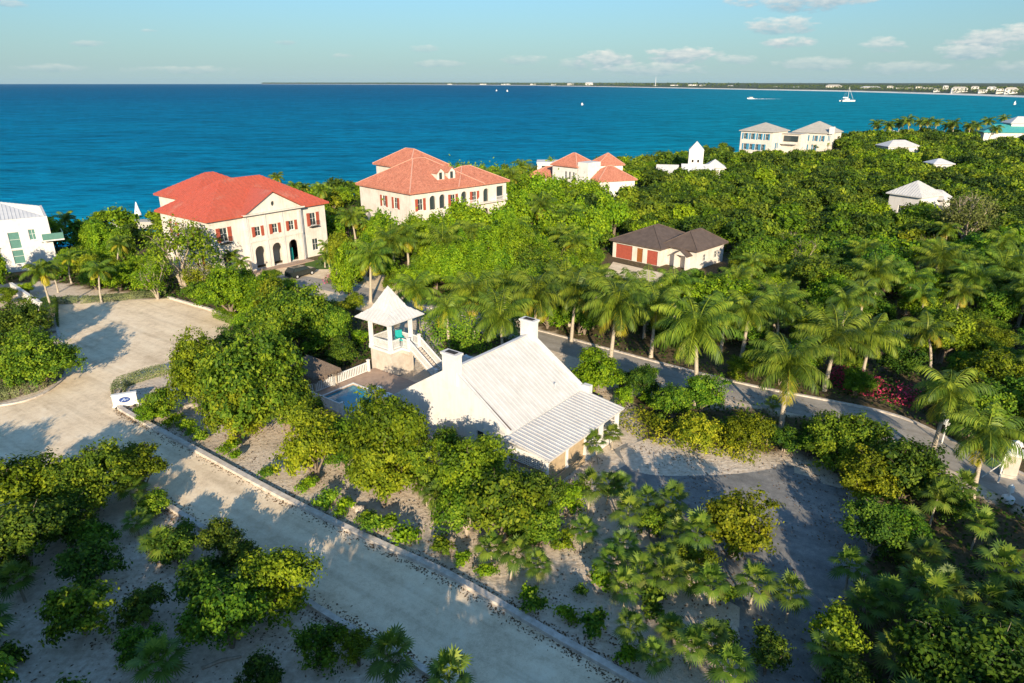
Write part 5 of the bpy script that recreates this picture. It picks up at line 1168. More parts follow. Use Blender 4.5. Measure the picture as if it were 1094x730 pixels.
# white garden walls
def wall_line(a, b, h, t, mat, label, cat='wall', name='garden_wall'):
    m = MB(); a3 = Vector((*a, h/2)); b3 = Vector((*b, h/2)); m.bar(a3, b3, t, h); m.bar(a3+Vector((0,0,h/2+.04)), b3+Vector((0,0,h/2+.04)), t+.1, .08); return tag(m.build(name, mat), label, cat)
wall_line(P(14,312), P(46,334), 1.3, .3, 'white', 'low white garden wall running from the cubic house to the turning area')
wall_line(P(46,352), P(18,352), 1.0, .25, 'white', 'short white wall in the shade behind the left hedge')
rd = random.Random(4)
def rock(px, py, s, label, flat=.35):
    x, y = P(px, py); bm = bmesh.new(); bmesh.ops.create_icosphere(bm, subdivisions=3, radius=1)
    for v in bm.verts:
        d = 1+.22*math.sin(v.co.x*3.1+px)+.18*math.sin(v.co.y*4.3+py)+.1*rd.uniform(-1, 1); v.co = Vector((v.co.x*d*s, v.co.y*d*s*.8, v.co.z*d*s*flat))
    me = bpy.data.meshes.new('rock'); bm.to_mesh(me); bm.free(); me.materials.append(Mt['rock']); o = link(bpy.data.objects.new('rock', me)); o.location = (x, y, .05); o.rotation_euler = (0, 0, rd.random()*3); tag(o, label, 'rock')
rock(208, 434, .9, 'broad flat pale rock in the sand left of the big dense tree', .25)
rock(196, 425, .45, 'small pale rock behind the broad flat one', .5)
rock(199, 443, .35, 'small pale rock in front of the broad flat one', .5)
rock(385, 545, .4, 'grey rock beside the kerb shrubs below the sandy bank', .7)
rock(377, 541, .3, 'smallest grey rock beside the kerb shrubs', .7)
for (px, py, l_, a, label) in ((590/2.486, 500+520/2.486, 1.9, 25, 'fallen pale log on the shaded sand at the bottom left'),(470, 0, 0, 0, '')):
    if not label: continue
    x, y = P(px, py); m = MB(); m.tube([(-l_/2,0,.1),(0,.1,.14),(l_/2,0,.08)],[.09,.1,.06],8); o = m.build('log','bark_pale'); o.location = (x, y, 0); o.rotation_euler = (0,0,R(a)); tag(o, label, 'log')

# ------------------------------------------------------------------ hedges
def hedge(pts, w_, h, label, mat='leaf_grey', dens=260, leaf=.12, name='clipped_hedge', rag=.06):
    rg = np.random.default_rng(int(pts[0][0]*13) % 999); pts = np.array(pts); C = []; Nn = []
    for a, b in zip(pts[:-1], pts[1:]):
        L = np.linalg.norm(b-a)
        if L < .01: continue
        d = (b-a)/L; nrm = np.array([-d[1], d[0]]); n = int(L*dens*(2.6 if leaf < .15 else 1.5)*(w_+2*h)/3)
        t = rg.random(n); side = rg.random(n)*(w_+2*h); u = np.where(side < h, -w_/2, np.where(side > h+w_, w_/2, side-h-w_/2)); z = np.where(side < h, side, np.where(side > h+w_, w_+2*h-side, h))
        p = a+d*(t*L)[:, None]+nrm*u[:, None]; q = np.column_stack([p, z])+rg.normal(size=(n, 3))*rag; q[:, 2] += .07*np.sin(t*L*2.1+u*3)
        nn = np.where((np.abs(u) >= w_/2-.01)[:, None], np.column_stack([nrm[0]*np.sign(u), nrm[1]*np.sign(u), np.full(n, .3)]), np.array([[0, 0, 1.]]))
        C.append(q); Nn.append(nn+rg.normal(size=(n, 3))*.45)
    C = np.concatenate(C); C[:, 2] = np.maximum(C[:, 2], .03); Nn = unit(np.concatenate(Nn)); L = leaf*rg.uniform(.7, 1.4, len(C)); V = leafset(C, Nn, L, L*.6, rg)
    cl = .5+.3*np.sin(C[:, 0]*1.7)*np.sin(C[:, 1]*1.3)+rg.normal(size=len(C))*.18
    return tag(link(bpy.data.objects.new(name, np_mesh(name, V, len(V)//4, cl, [mat]))), label, 'hedge')
hedge(smooth_line([P(*q) for q in ((-60,432),(0,424),(36,415),(54,403),(59,388))], 4), 2.0, .85, 'grey-green clipped hedge curving round the planted corner at the left edge')
hedge(smooth_line([P(*q) for q in ((127,424),(130,414),(150,406),(178,398))], 4), 1.0, .8, 'grey-green clipped hedge curving behind the white sign')
hedge([P(46,325),P(85,323)], 1.0, .8, 'short grey-green hedge at the far left of the turning area')
hedge([P(88,323),P(120,321),P(178,315)], 1.3, .7, 'long low grey-green hedge along the far edge of the turning area')
hedge([P(54,327),P(54,352)], 1.6, 1.3, 'tall dark square hedge block at the end of the white garden wall', 'leaf_dark')
hedge(smooth_line([P(*q) for q in ((232,338),(262,350),(290,366))], 4), 1.2, 1.0, 'green hedge along the kerb at the right end of the turning area', 'leaf_bright')
hedge([P(455,372),P(500,366),P(545,380)], 5.0, 3.4, 'tall broad dark hedge mass between the gazebo and the grey road', 'leaf', leaf=.24, dens=75, rag=.28, name='hedge')
hedge(smooth_line([P(*q) for q in ((672,450),(700,466),(745,475),(790,483),(815,492))], 4), 2.4, 1.1, 'yellow-green flowering hedge along the sand behind the porch', 'leaf_yellow', leaf=.2, dens=110, rag=.2, name='hedge')
hedge(smooth_line([P(*q) for q in ((882,404),(905,413),(940,423),(985,436))], 4), 1.7, 1.4, 'pink bougainvillea hedge on the far side of the road', 'leaf_pink', leaf=.2, dens=110, rag=.2, name='flowering_hedge')
hedge([P(700,357),P(712,366)], 1.2, 1.2, 'small pink bougainvillea bush beside the road among the palms', 'leaf_pink', leaf=.2, dens=110, rag=.25, name='flowering_bush')
hedge([P(348,302),P(368,303)], 1.3, .9, 'pink bougainvillea bush on the gravel forecourt of the villa', 'leaf_pink', leaf=.2, dens=110, rag=.25, name='flowering_bush')
sheet('lawn', [P(*q) for q in ((326,280),(345,277),(370,276),(372,284),(350,288),(326,288))], .03, 'grass', 'structure')

# ------------------------------------------------------------------ single trees and shrubs of the foreground
T = tree_px
FG = [  # px, py, radius px, material, label
 (30,522,44,'leaf_gold','wide golden-green tree at the left edge just below the gravel turning area'),
 (92,512,46,'leaf','dense spreading tree between the left edge and the gravel road bend'),
 (148,503,30,'leaf_gold','yellow-green tree crown overhanging the gravel beside the road bend'),
 (22,575,46,'leaf_dark','dark bushy tree at the left edge below the wide golden-green one'),
 (70,560,34,'leaf_dark','dark shrubby tree with a pale twig in the lower left sand'),
 (84,655,34,'leaf','small ragged tree standing alone on the lower left sand with golden top'),
 (100,575,22,'leaf','low bush in front of the lower left group'),
 (186,582,26,'leaf_dark','small dark tree beside the striped fan palm near the left kerb'),
 (165,540,18,'leaf','low shrub at the road side right below the yellow-green overhanging crown'),
 (235,575,20,'leaf_dark','low dark shrub along the left kerb, upper of two'),
 (258,590,18,'leaf_dark','low dark shrub along the left kerb, lower of two'),
 (300,622,42,'leaf_gold','large golden-topped tree leaning to the road at the bottom left'),
 (245,655,48,'leaf','largest dark-bodied tree in the bottom left sand'),
 (215,625,30,'leaf_dark','dark tree left of the large golden-topped one'),
 (152,650,26,'leaf_dark','small round dark tree alone on the shaded sand, bottom left'),
 (150,690,24,'leaf','shaded tree at the bottom edge beside a fan palm'),
 (12,700,16,'leaf_dark','small dark plant at the very bottom left corner'),
 (340,690,28,'leaf','tree at the bottom edge between sand and kerb'),
 (380,695,22,'leaf_gold','golden shrub by the lower kerb left of a fan palm'),
 (275,722,26,'leaf_dark','dark bush at the bottom edge below the largest dark-bodied tree'),
 (215,395,34,'leaf_gold','golden tree at the hedge point right of the white sign'),
 (170,430,17,'leaf','dark green shrub right beside the white sign'),
 (158,442,12,'leaf_bright','low bright shrub on the kerb right of the sign'),
 (186,452,10,'leaf_bright','low bright shrub on the kerb by the broad flat rock'),
 (265,405,50,'leaf','big dense tree in the middle of the left planting by the road'),
 (248,440,30,'leaf_gold','yellow-green lower tree in front of the big dense one'),
 (305,425,32,'leaf','tree between the big dense one and the thatched hut'),
 (333,478,32,'leaf_gold','golden spreading tree on the bank below the thatched hut'),
 (366,472,24,'leaf','tree in front of the pool water'),
 (418,468,46,'leaf_gold','large tree covering the left corner of the cottage gable'),
 (408,505,34,'leaf_gold','yellow-green tree on the bank below the one at the cottage corner'),
 (445,500,26,'leaf','tree in front of the cottage gable left of the barred window'),
 (404,442,18,'leaf_gold','small upright golden tree beside the pool loungers'),
 (512,508,42,'leaf_gold','large golden tree in front of the cottage gable near the porch'),
 (540,545,40,'leaf','dense tree below the near porch corner'),
 (498,540,30,'leaf','tree between the golden gable tree and the road bank'),
 (572,533,27,'leaf_dark','dark glossy tree in front of the first porch posts'),
 (608,535,20,'leaf_bright','pale-leaved glossy tree under the porch front'),
 (575,565,28,'leaf','low tree on the sand below the porch, left of the fan palms'),
 (480,480,20,'leaf','small tree against the cottage gable under the barred window'),
 (785,562,42,'leaf_gold','round golden-green tree standing on the grey parking area'),
 (902,468,38,'leaf','big round tree between the grey road and the parking area'),
 (925,512,32,'leaf_gold','yellow-green tree below the big round one at the parking edge'),
 (975,505,40,'leaf_dark','dark broad tree between the parking area and the grey road'),
 (868,470,20,'leaf','low shrub left of the big round tree'),
 (636,397,26,'leaf_bright','bright rounded shrub right of the cottage roof end'),
 (688,408,20,'leaf_dark','glossy dark round shrub beside the grey road, right of the cottage'),
 (720,430,22,'leaf','upright shrub behind the yellow flowering hedge'),
 (752,420,24,'leaf','larger shrub by the road behind the yellow flowering hedge'),
 (612,438,0,'leaf',''),
 (745,462,22,'leaf_yellow','bright yellow-green shrub in the middle of the flowering hedge'),
 (800,462,24,'leaf_gold','golden shrub at the right end of the flowering hedge'),
 (668,425,12,'leaf_bright','small bright bush off the far corner of the porch roof'),
 (840,470,16,'leaf_dark','low dark bush between flowering hedge and big round tree'),
 (40,382,36,'leaf','dense flat-topped tree behind the left clipped hedge'),
 (12,350,34,'leaf_dark','dark tree at the left edge behind the low garden wall'),
 (5,395,26,'leaf','tree at the left edge over the clipped hedge'),
 (310,340,44,'leaf','large broad tree mass left of the gazebo'),
 (262,372,30,'leaf_dark','dark tree right of the turning area, behind the big dense tree'),
 (350,350,32,'leaf','tree directly left of the gazebo roof'),
 (285,318,32,'leaf_bright','bright tree between the turning area and the villa forecourt'),
 (245,310,34,'leaf_bright','bright broad tree right of the far end of the turning area'),
 (365,375,18,'leaf_dark','dark tree behind the thatched hut'),
 (225,355,0,'leaf',''),
 (700,560,18,'leaf','low shrub at the left rim of the parking area'),
 (640,620,16,'leaf_bright','low bright bush on the streaked sand by the road'),
 (745,600,20,'leaf_gold','thin golden bush left of the parking area'),
 (700,645,18,'leaf_dark','dark bush on the streaked sand left of the parking area'),
 (870,560,0,'leaf',''),
 (820,700,24,'leaf_dark','dark bush at the bottom edge right of the streaked sand'),
]
for (px, py, r, mt, lab) in FG:
    if lab: T(px, py, r*(1.15 if 200 < px < 640 and py > 380 and py < 600 else 1.0 if px < 480 and py > 480 else 1.05), lab, mt, hf=(1.22 if 200 < px < 600 and 380 < py < 560 else 1.0))
SP = [(190,272,44,'leaf_gold','tall sparse tree with pale bare branches left of the villa'), (215,300,22,'leaf_gold','smaller sparse yellowish tree at the foot of the villa wall'),
      (1035,236,34,'leaf_brown','brownish thin-leaved tree in the wood at far right'), (165,300,24,'leaf_bright','thin bright tree beside the tall pale-branched one')]
for (px, py, r, mt, lab) in SP:
    T(px, py, r, lab, mt, kd='sparse')
# kerb-side shrubs
rd = random.Random(11)
kp = smooth_line(rk, 8); acc = 0; nxt = 3.0
for i in range(1, len(kp)):
    seg = math.dist(kp[i-1], kp[i]); acc += seg
    if acc > nxt and acc < 74:
        d = Vector((kp[i][0]-kp[i-1][0], kp[i][1]-kp[i-1][1])).normalized(); n = Vector((-d.y, d.x)); off = rd.uniform(.9, 1.7)
        x, y = kp[i][0]+n.x*off, kp[i][1]+n.y*off; s = rd.uniform(.7, 1.25)
        plant('shrub', x, y, s, 'low bright green shrub in the row on the cottage side of the long kerb', 'shrub', 'low shrubs in the row along the long kerb', rd.choice(['leaf_bright','leaf','leaf_bright']))
        nxt = acc+rd.choice([.9, 1.2, 1.6, 2.3, 3.2])
# palms
ROY = [(392,272,1.15,'royal palm standing right behind the gazebo roof point'),(378,228,1.0,'royal palm right of the bright red roof'),(505,300,1.2,'royal palm behind the gazebo over the grey road'),
       (572,318,1.2,'royal palm between the gazebo and the right chimney, in the back row'),(654,328,1.3,'large royal palm directly right of the right chimney'),(752,352,1.3,'widest drooping royal palm in the middle of the road row'),
       (800,320,1.15,'royal palm with a bare pale trunk behind the widest drooping one'),(893,345,1.2,'tall royal palm with a long pale trunk above the pink hedge'),(846,386,1.15,'royal palm on the near side of the road behind the big round tree'),
       (640,288,1.05,'royal palm left of the brown-roofed garage'),(692,308,1.05,'royal palm in front of the garage doors'),(470,258,1.05,'royal palm in the feathery trees left of centre'),
       (540,292,1.0,'royal palm in front of the feathery trees above the right chimney'),(445,300,1.05,'royal palm immediately right of the gazebo roof'),(610,300,1.0,'royal palm between two taller ones right of centre'),
       (725,305,1.0,'royal palm right of the garage apron'),(1060,455,1.0,'royal palm over the gate pillar at the right'),(1012,420,1.0,'royal palm left of the gate pillar by the road'),(478,322,1.0,'royal palm low behind the tall dark hedge mass'),(538,335,1.05,'royal palm directly above the right chimney beyond the road'),(612,312,1.05,'royal palm in the row just right of the right chimney, set back'),(700,322,1.1,'royal palm between the large one by the chimney and the widest drooping one'),(776,325,1.0,'royal palm close behind the widest drooping one'),(838,318,1.05,'royal palm in the back row left of the tall long-trunked one'),(930,352,1.0,'royal palm right of the tall long-trunked one'),(668,300,1.0,'royal palm at the lower edge of the garage apron'),(420,258,1.0,'royal palm between the gazebo palm and the feathery trees')]
for (px, py, s, lab) in ROY:
    x, y = P(px, py, 5.8*s); plant('royal', x, y, s*.95, lab, 'palm')
COC = [(345,262,.8,'multi-headed small palm on the lawn by the villa corner',0),(590,228,1.25,'coconut palm with yellow drooping fronds in the middle wood',0),(343,205,1.2,'coconut palm behind the right end of the bright red roof',0),
       (290,190,1.1,'coconut palm rising behind the ridge of the bright red roof',0),(322,198,.9,'shorter palm behind the bright red roof, right of the ridge palm',0),(45,290,1.2,'golden coconut palm in front of the cubic house',0),(100,285,1.1,'yellowing coconut palm right of the cubic house',0),
       (262,277,.8,'small palm at the villa wall left of the arches',0),(245,270,.75,'smallest palm at the villa wall left of the arches',0),(744,157,1.0,'lone palm directly behind the white square tower',0),(120,262,1.0,'palm in the trees between the cubic house and the villa',0),
       (352,275,.7,'second small palm stem on the lawn by the villa corner',0),(600,195,1.0,'palm in front of the low red roofs of the sprawling villa',0),(555,190,1.0,'palm right of the faded red villa roof',0)]
for (px, py, s, lab, _) in COC:
    x, y = P(px, py, 4.6*s); plant('coco', x, y, s, lab, 'palm')
rd = random.Random(5)
for k, (px, py) in enumerate([(939,131),(950,132),(962,130),(974,131),(984,128),(992,130),(1002,127),(1009,131),(1021,132),(1046,131),(1053,128),(1060,132),(1078,124),(1038,133)]):
    x, y = P(px, py, 9); plant('coco', x, y, rd.uniform(1.7, 2.1), 'shore palm in the row against the sea right of the blue-shuttered house' if px < 1030 else 'shore palm beside the turquoise roof', 'palm', 'palms along the shore')
# fan palms
FAN = [(165,568,1.4,'fan palm with pale folded fronds near the left kerb'),(172,690,1.5,'dark fan palm among the bottom left sand trees'),(408,700,1.35,'fan palm beside the lower kerb at the bottom'),(480,728,1.3,'fan palm at the bottom edge left of the road'),
 (470,530,1.1,'thin-stemmed fan palm on the sandy bank below the gable'),(455,520,.9,'slender fan palm left of the thin-stemmed one below the gable'),(545,590,1.2,'fan palm with two stems below the dense porch tree'),(525,580,1.1,'fan palm left of the two-stemmed one'),(575,600,1.0,'fan palm over the streaked sand below the porch'),
 (630,520,1.25,'fan palm right of the porch steps'),(650,512,1.2,'fan palm at the porch front beside the sand'),(672,545,1.3,'bushy fan palm at the rim of the sand patch'),(625,560,1.1,'golden fan palm in the middle of the lower plot'),(640,475,1.0,'fan palm under the far porch corner'),(655,460,1.0,'fan palm against the far porch post'),
 (722,532,1.35,'fan palm at the left rim of the grey parking area'),(648,592,1.2,'fan palm in the lower plot with long shadow'),(690,600,1.3,'large fan palm left of the leaning pale trunk'),(712,612,1.2,'fan palm right of the large one in the lower plot'),(745,572,1.3,'fan palm tucked under the round golden-green tree'),
 (742,608,1.2,'fan palm below the round golden-green tree, left'),(762,617,1.2,'fan palm below the round golden-green tree, right'),(806,616,1.3,'star-shaped fan palm at the lower rim of the parking area'),(665,670,1.0,'small fan palm near the road at the bottom'),(695,690,1.0,'small fan palm at the bottom centre right'),
 (740,685,1.1,'fan palm on the bottom sand with golden fronds'),(785,700,1.3,'spiky fan palm at the bottom on the streaked sand'),(845,635,1.1,'dark fan palm in the shade below the parking area'),(720,665,.9,'low fan palm among the light streaks'),(668,630,1.0,'fan palm over the sand left of the light streaks'),
 (910,600,1.2,'fan palm at the right rim of the parking area, upper'),(925,635,1.3,'fan palm at the right rim of the parking area, middle'),(948,625,1.4,'large fan palm in the lower right thicket'),(995,640,1.4,'golden fan palm in the lower right thicket'),(1005,665,1.4,'fan palm cluster head below the golden one'),(975,610,1.2,'fan palm in the lower right thicket behind the large one'),
 (1020,620,1.3,'fan palm near the blue cart, left of it'),(890,690,1.2,'fan palm in shade at the bottom right'),(960,690,1.3,'fan palm at the bottom right, left of centre of the thicket'),(1060,640,1.3,'fan palm below the blue cart'),(1045,560,1.1,'fan palm beside the grey road at the right'),
 (1000,535,1.2,'fan palm with bluish fronds near the garden lantern'),(1030,520,1.1,'fan palm left of the garden lantern'),(822,455,1.0,'fan palm left of the big round tree'),(828,425,.9,'fan palm on the road edge behind the shrubs'),(40,340,1.0,'small fan palm by the low garden wall'),(320,352,.9,'fan palm with orange dead fronds behind the thatched hut')]
for (px, py, s, lab) in FAN:
    h = 1.5*s+.25*s; x, y = P(px, py, h); plant('fan', x, y, s*.88, lab, 'palm', hs=s*1.0*random.uniform(.85, 1.3))
x, y = P(950, 571, .4); ag = link(bpy.data.objects.new('agave', agave_mesh())); ag.location = (x, y, .05); ag.scale = (1.25,)*3; tag(ag, 'pale blue-grey agave at the right rim of the parking area', 'agave')

# ------------------------------------------------------------------ woods filled in
PROT = [(650,240,778,286,107),(655,280,702,296,104),(225,232,352,268,100),(160,185,350,232,112),(370,165,545,206,130),(568,163,682,192,172),(793,131,903,158,290),(735,153,752,176,225),(712,171,760,178,222),(970,191,1022,207,147),
        (1050,128,1094,144,350),(950,148,983,156,285),(1002,169,1018,176,225),(0,224,38,300,107),(765,405,838,440,60),(925,436,985,462,50),(330,288,440,312,90),(145,222,152,236,170),(640,398,690,420,60),(545,352,600,372,70),(1068,470,1094,545,44),(990,470,1094,520,47),(381,305,453,400,60),(310,284,352,296,98),(1076,578,1094,606,30),(885,402,950,430,54)]
def allowed(x, y, r, h, pad=0, own=.75, prot=True):
    for (bx, by, br) in BLD:
        if (bx-x)**2+(by-y)**2 < (br+r*.55)**2: return False
    for (tx, ty, tr) in OCC:
        if (tx-x)**2+(ty-y)**2 < ((tr+r)*own)**2: return False
    for p in back[::2]:
        if (p[0]-x)**2+(p[1]-y)**2 < (2.4+r*.45)**2: return False
    if prot:
        x0, yb = Q(x, y, 0); xt, yt = Q(x, y, h); pr = r*F/depth(x, y, h*.6)*.8
        for (a, b, c, d, dist) in PROT:
            if y < dist and xt+pr > a and xt-pr < c and yt-1 < d and yb > b: return False
    return True
def fill(poly_px, bbox, step, chooser, maxn=9999, own=.62):
    n = 0; cand = []
    x = bbox[0]
    while x < bbox[1]:
        y = bbox[2]
        while y < bbox[3]: cand.append((x+random.uniform(-.45, .45)*step, y+random.uniform(-.45, .45)*step)); y += step
        x += step
    cand.sort(key=lambda p: p[1])
    for (x, y) in cand:
        px, py = Q(x, y, 0)
        if not inpoly(px, py, poly_px) or y > shore_y(x)-9: continue
        c = chooser(x, y)
        if not c: continue
        kd, sc, mt, lab, cat, grp = c
        r, h = {'royal': (2.6, 7.0), 'coco': (1.8, 5.5), 'fan': (1.0, 2.2)}.get(kd) or (SPEC[kd][1], SPEC[kd][2])
        r *= sc; h *= sc
        if not allowed(x, y, r, h, own=own):
            sc *= .6
            if kd not in ('big', 'mid') or not allowed(x, y, r*.6, h*.6, own=own): continue
        plant(kd, x, y, sc, lab, cat, grp, mt); n += 1
        if n >= maxn: break
    return n
WOOD = SOIL_PX[0]; THICK = SOIL_PX[1]
rd = random.Random(21)
def ch_wood(x, y):
    q = rd.random(); d = math.hypot(x, y)
    side = 'between the garage and the grey road' if y < 105 else 'beyond the brown garage'
    if d > 190: return None
    if q < .17: return ('royal', rd.uniform(.75, 1.05), None, 'green palm head in the wood '+side, 'palm', 'palms in the wood '+side)
    if q < .22: return ('coco', rd.uniform(.9, 1.3), None, 'palm with yellowing fronds in the wood '+side, 'palm', 'yellowing palms in the wood '+side)
    if q < .27: return ('sparse', rd.uniform(.8, 1.1), 'leaf_gold', 'thin-crowned tree in the wood '+side, 'tree', 'thin-crowned trees in the wood '+side)
    mt = rd.choice(['leaf', 'leaf', 'leaf', 'leaf_gold', 'leaf_dark', 'leaf', 'leaf_bright'])
    nm = {'leaf': 'green', 'leaf_gold': 'yellow-green', 'leaf_dark': 'dark green', 'leaf_bright': 'bright green'}[mt]
    kd = ('far' if d > 112 else rd.choice(['mid', 'big', 'mid'])); sc = rd.uniform(.75, 1.25)
    return (kd, sc, mt, '%s broadleaf tree in the wood %s' % (nm, side), 'tree', '%s broadleaf trees in the wood %s' % (nm, side))
n1 = fill(WOOD, (-5, 170, 50, 190), 3.9, ch_wood, 290, .56)
def ch_mid(x, y):
    q = rd.random()
    if q < .12: return ('royal', rd.uniform(.9, 1.1), None, 'palm among the bright feathery trees behind the gazebo', 'palm', 'palms among the feathery trees')
    if q < .72: return ('vert' if y < 112 else 'farvert', rd.uniform(.8, 1.15), 'leaf_bright', 'bright feathery upright tree in the belt between the faded red villa and the grey road', 'tree', 'feathery trees in front of the faded red villa')
    return ('mid' if y < 112 else 'far', rd.uniform(.8, 1.2), rd.choice(['leaf', 'leaf_bright']), 'rounded green tree in the feathery belt in front of the faded red villa', 'tree', 'rounded trees in the feathery belt')
n2 = fill([(425,345),(400,300),(425,210),(560,195),(660,205),(650,345),(560,345)], (-45, 22, 72, 200), 4.0, ch_mid, 150, .55)
def ch_left(x, y):
    q = rd.random()
    if q < .08: return ('coco', rd.uniform(.8, 1.1), None, 'palm in the greenery between the cubic house and the bright red villa', 'palm', 'palms between the left houses')
    mt = rd.choice(['leaf_bright', 'leaf', 'leaf_gold', 'leaf_bright']); nm = {'leaf': 'green', 'leaf_gold': 'yellow-green', 'leaf_bright': 'bright green'}[mt]
    return (rd.choice(['mid', 'small', 'mid', 'vert']) if y < 112 else 'far', rd.uniform(.7, 1.1), mt, '%s tree in the greenery left of and below the bright red villa' % nm, 'tree', '%s trees around the bright red villa' % nm)
n3 = fill([(190,322),(186,312),(60,315),(20,325),(-80,340),(-80,235),(150,236),(250,230),(420,195),(425,215),(420,345),(390,392),(330,380),(300,395),(250,365),(240,345)], (-115, -15, 66, 175), 3.6, ch_left, 150, .6)
def ch_thick(x, y):
    q = rd.random()
    if q < .38: return ('fan', rd.uniform(1.1, 1.5), None, 'fan palm in the dense thicket at the lower right', 'palm', 'fan palms in the lower right thicket')
    mt = rd.choice(['leaf', 'leaf_dark', 'leaf_gold', 'leaf', 'leaf_dark']); nm = {'leaf': 'green', 'leaf_gold': 'yellow-green', 'leaf_dark': 'dark green'}[mt]
    return (rd.choice(['mid', 'small', 'small']), rd.uniform(.8, 1.25), mt, '%s bushy tree in the dense thicket at the lower right' % nm, 'tree', '%s bushy trees in the lower right thicket' % nm)
n4 = fill(THICK, (10, 52, 10, 42), 2.5, ch_thick, 170, .5)
def ch_strip(x, y):
    mt = rd.choice(['leaf', 'leaf_dark', 'leaf_bright']); return (rd.choice(['small', 'shrub', 'shrub']), rd.uniform(.8, 1.1), mt, 'shrub in the strip between the grey road and the parking area', 'shrub', 'shrubs between the grey road and the parking area')
n5 = fill([(640,400),(700,415),(800,440),(900,462),(990,500),(950,545),(930,520),(860,478),(800,478),(700,455),(660,440)], (5, 35, 36, 66), 2.0, ch_strip, 70, .55)
def ch_low(x, y):
    q = rd.random()
    if q < .5: return ('fan', rd.uniform(.8, 1.15), None, 'small fan palm scattered on the streaked sand between the gravel road and the parking area', 'palm', 'fan palms scattered on the streaked sand')
    return ('shrub', rd.uniform(.6, 1.2), rd.choice(['leaf', 'leaf_dark', 'leaf_gold']), 'low shrub scattered on the streaked sand between the gravel road and the parking area', 'shrub', 'shrubs scattered on the streaked sand')
n6 = fill([(560,560),(660,480),(700,560),(780,640),(830,735),(700,728),(600,670)], (0, 16, 25, 50), 2.1, ch_low, 45, .6)
def ch_bank(x, y):
    return (rd.choice(['small', 'shrub', 'fan']), rd.uniform(.7, 1.1), rd.choice(['leaf', 'leaf_gold', 'leaf_bright']), 'low plant under the trees between the long kerb and the cottage', 'plant', 'low plants under the trees before the cottage')
n7 = fill([(215,440),(290,450),(420,540),(560,560),(600,500),(480,470),(380,440),(300,400)], (-32, 6, 30, 62), 2.4, ch_bank, 70, .5)
n7 += fill([(-40,545),(150,535),(300,640),(470,735),(-40,760)], (-40, 0, 25, 46), 3.0, lambda x, y: (rd.choice(['small', 'shrub', 'fan', 'shrub']), rd.uniform(.8, 1.3), rd.choice(['leaf', 'leaf_dark', 'leaf_dark']), 'low plant on the shaded sandy plot at the bottom left', 'plant', 'low plants on the shaded sandy plot'), 14, .6)
# trees that stand below the picture and shade the road and the sand
def ch_off(x, y): return ('big', rd.uniform(1.0, 1.4), 'leaf', 'large tree standing on the plot nearest the viewer, its shade falling on the gravel road', 'tree', 'large trees on the plot nearest the viewer')
OFFT = [(-33,23,1.3),(-15,12,1.4),(-6,13,1.45),(1,8,1.5),(-39,33,1.2),(-47,24,1.6),(4,14,1.2),(-1,-6,2.2),(-20,-12,2.4),(-36,-2,2.2),(-50,4,2.2)]
for (x, y, s) in OFFT+[(-26,20,1.35),(-17,14,1.4),(-10,9,1.5),(-20,5,1.6),(-30,9,1.5),(-36,18,1.4),(-3,5,1.5),(-42,28,1.3),(-50,34,1.4),(-7,-3,1.7),(-28,-3,1.8),(-14,-8,1.9),(-60,42,1.2),(-44,14,1.5),
                  (9,5,1.3),(16,8,1.4),(22,13,1.3),(28,16,1.3),(18,-4,1.6),(30,6,1.5)]:
    plant('big', x, y, s, 'large tree on the plot nearest the viewer, shading the gravel road', 'tree', 'large trees on the plot nearest the viewer', rd.choice(['leaf', 'leaf_dark']))
print('plants', cnt[0], n1, n2, n3, n4, n5, n6, n7)

# far wood beyond the counted trees, one mass
def mass_wood():
    rg = np.random.default_rng(77); VV = []; vv = []; n = 0
    keys = [('far', i) for i in range(4)]; x = -70.0
    small = {}
    for k in keys:
        V, v = RAWC[k]; small[k] = (V.reshape(-1, 4, 3), v)
    cand = []
    y = 102.0
    while y < 900:
        st = 4.4+max(0, y-170)*.014; xx = -110.0
        while xx < 700: cand.append((xx+rg.uniform(-.4, .4)*st, y+rg.uniform(-.4, .4)*st)); xx += st
        y += st
    for (x, y) in cand:
        if y > shore_y(x)-6: continue
        px, py = Q(x, y, 0)
        if px < -60 or px > 1300: continue
        d = math.hypot(x, y); inwood = inpoly(px, py, [(640,300),(600,230),(560,170),(1400,90),(1400,420),(1094,330),(800,300)]) or inpoly(px, py, [(-60,300),(-60,190),(560,170),(560,205),(300,260)])
        if not inwood: continue
        sc = rg.uniform(.65, 1.2)*(1+max(0, d-200)*.0011); r = 3.0*sc; h = 5*sc
        if shore_y(x)-y < 25: sc *= .6; r *= .6; h *= .6
        if not allowed(x, y, r, h, own=.55):
            sc *= .55; r *= .55; h *= .55
            if not allowed(x, y, r, h, own=.5): continue
        k = keys[rg.integers(4)]; V, v = small[k]; keep = rg.random(len(v)) < (.85 if d < 200 else .55 if d < 330 else .3)
        a = rg.uniform(0, 6.28); c, s = math.cos(a), math.sin(a); W = V[keep]*sc; ctr = W.mean(axis=1, keepdims=True); W = ctr+(W-ctr)*(1.0 if d < 200 else 1.25 if d < 330 else 1.6)
        VV.append(np.stack([W[..., 0]*c-W[..., 1]*s+x, W[..., 0]*s+W[..., 1]*c+y, W[..., 2]], -1).reshape(-1, 3)); vv.append(np.clip(v[keep]*.8+rg.choice([-.3, -.12, 0, .1, .3]), 0, 1)); n += 1
    V = np.concatenate(VV); v = np.concatenate(vv); mi = np.concatenate([np.full(len(q), rg.choice([0, 0, 0, 1, 1, 2])) for q in vv]); me = np_mesh('far_wood', V, len(V)//4, v, ['leaf', 'leaf_dark', 'leaf_bright', 'leaf_brown'], mi)
    o = link(bpy.data.objects.new('far_wood', me)); tag(o, 'continuous far wood of mixed trees reaching to the shore', 'woodland', kind='stuff'); print('mass', n, len(v))
mass_wood()
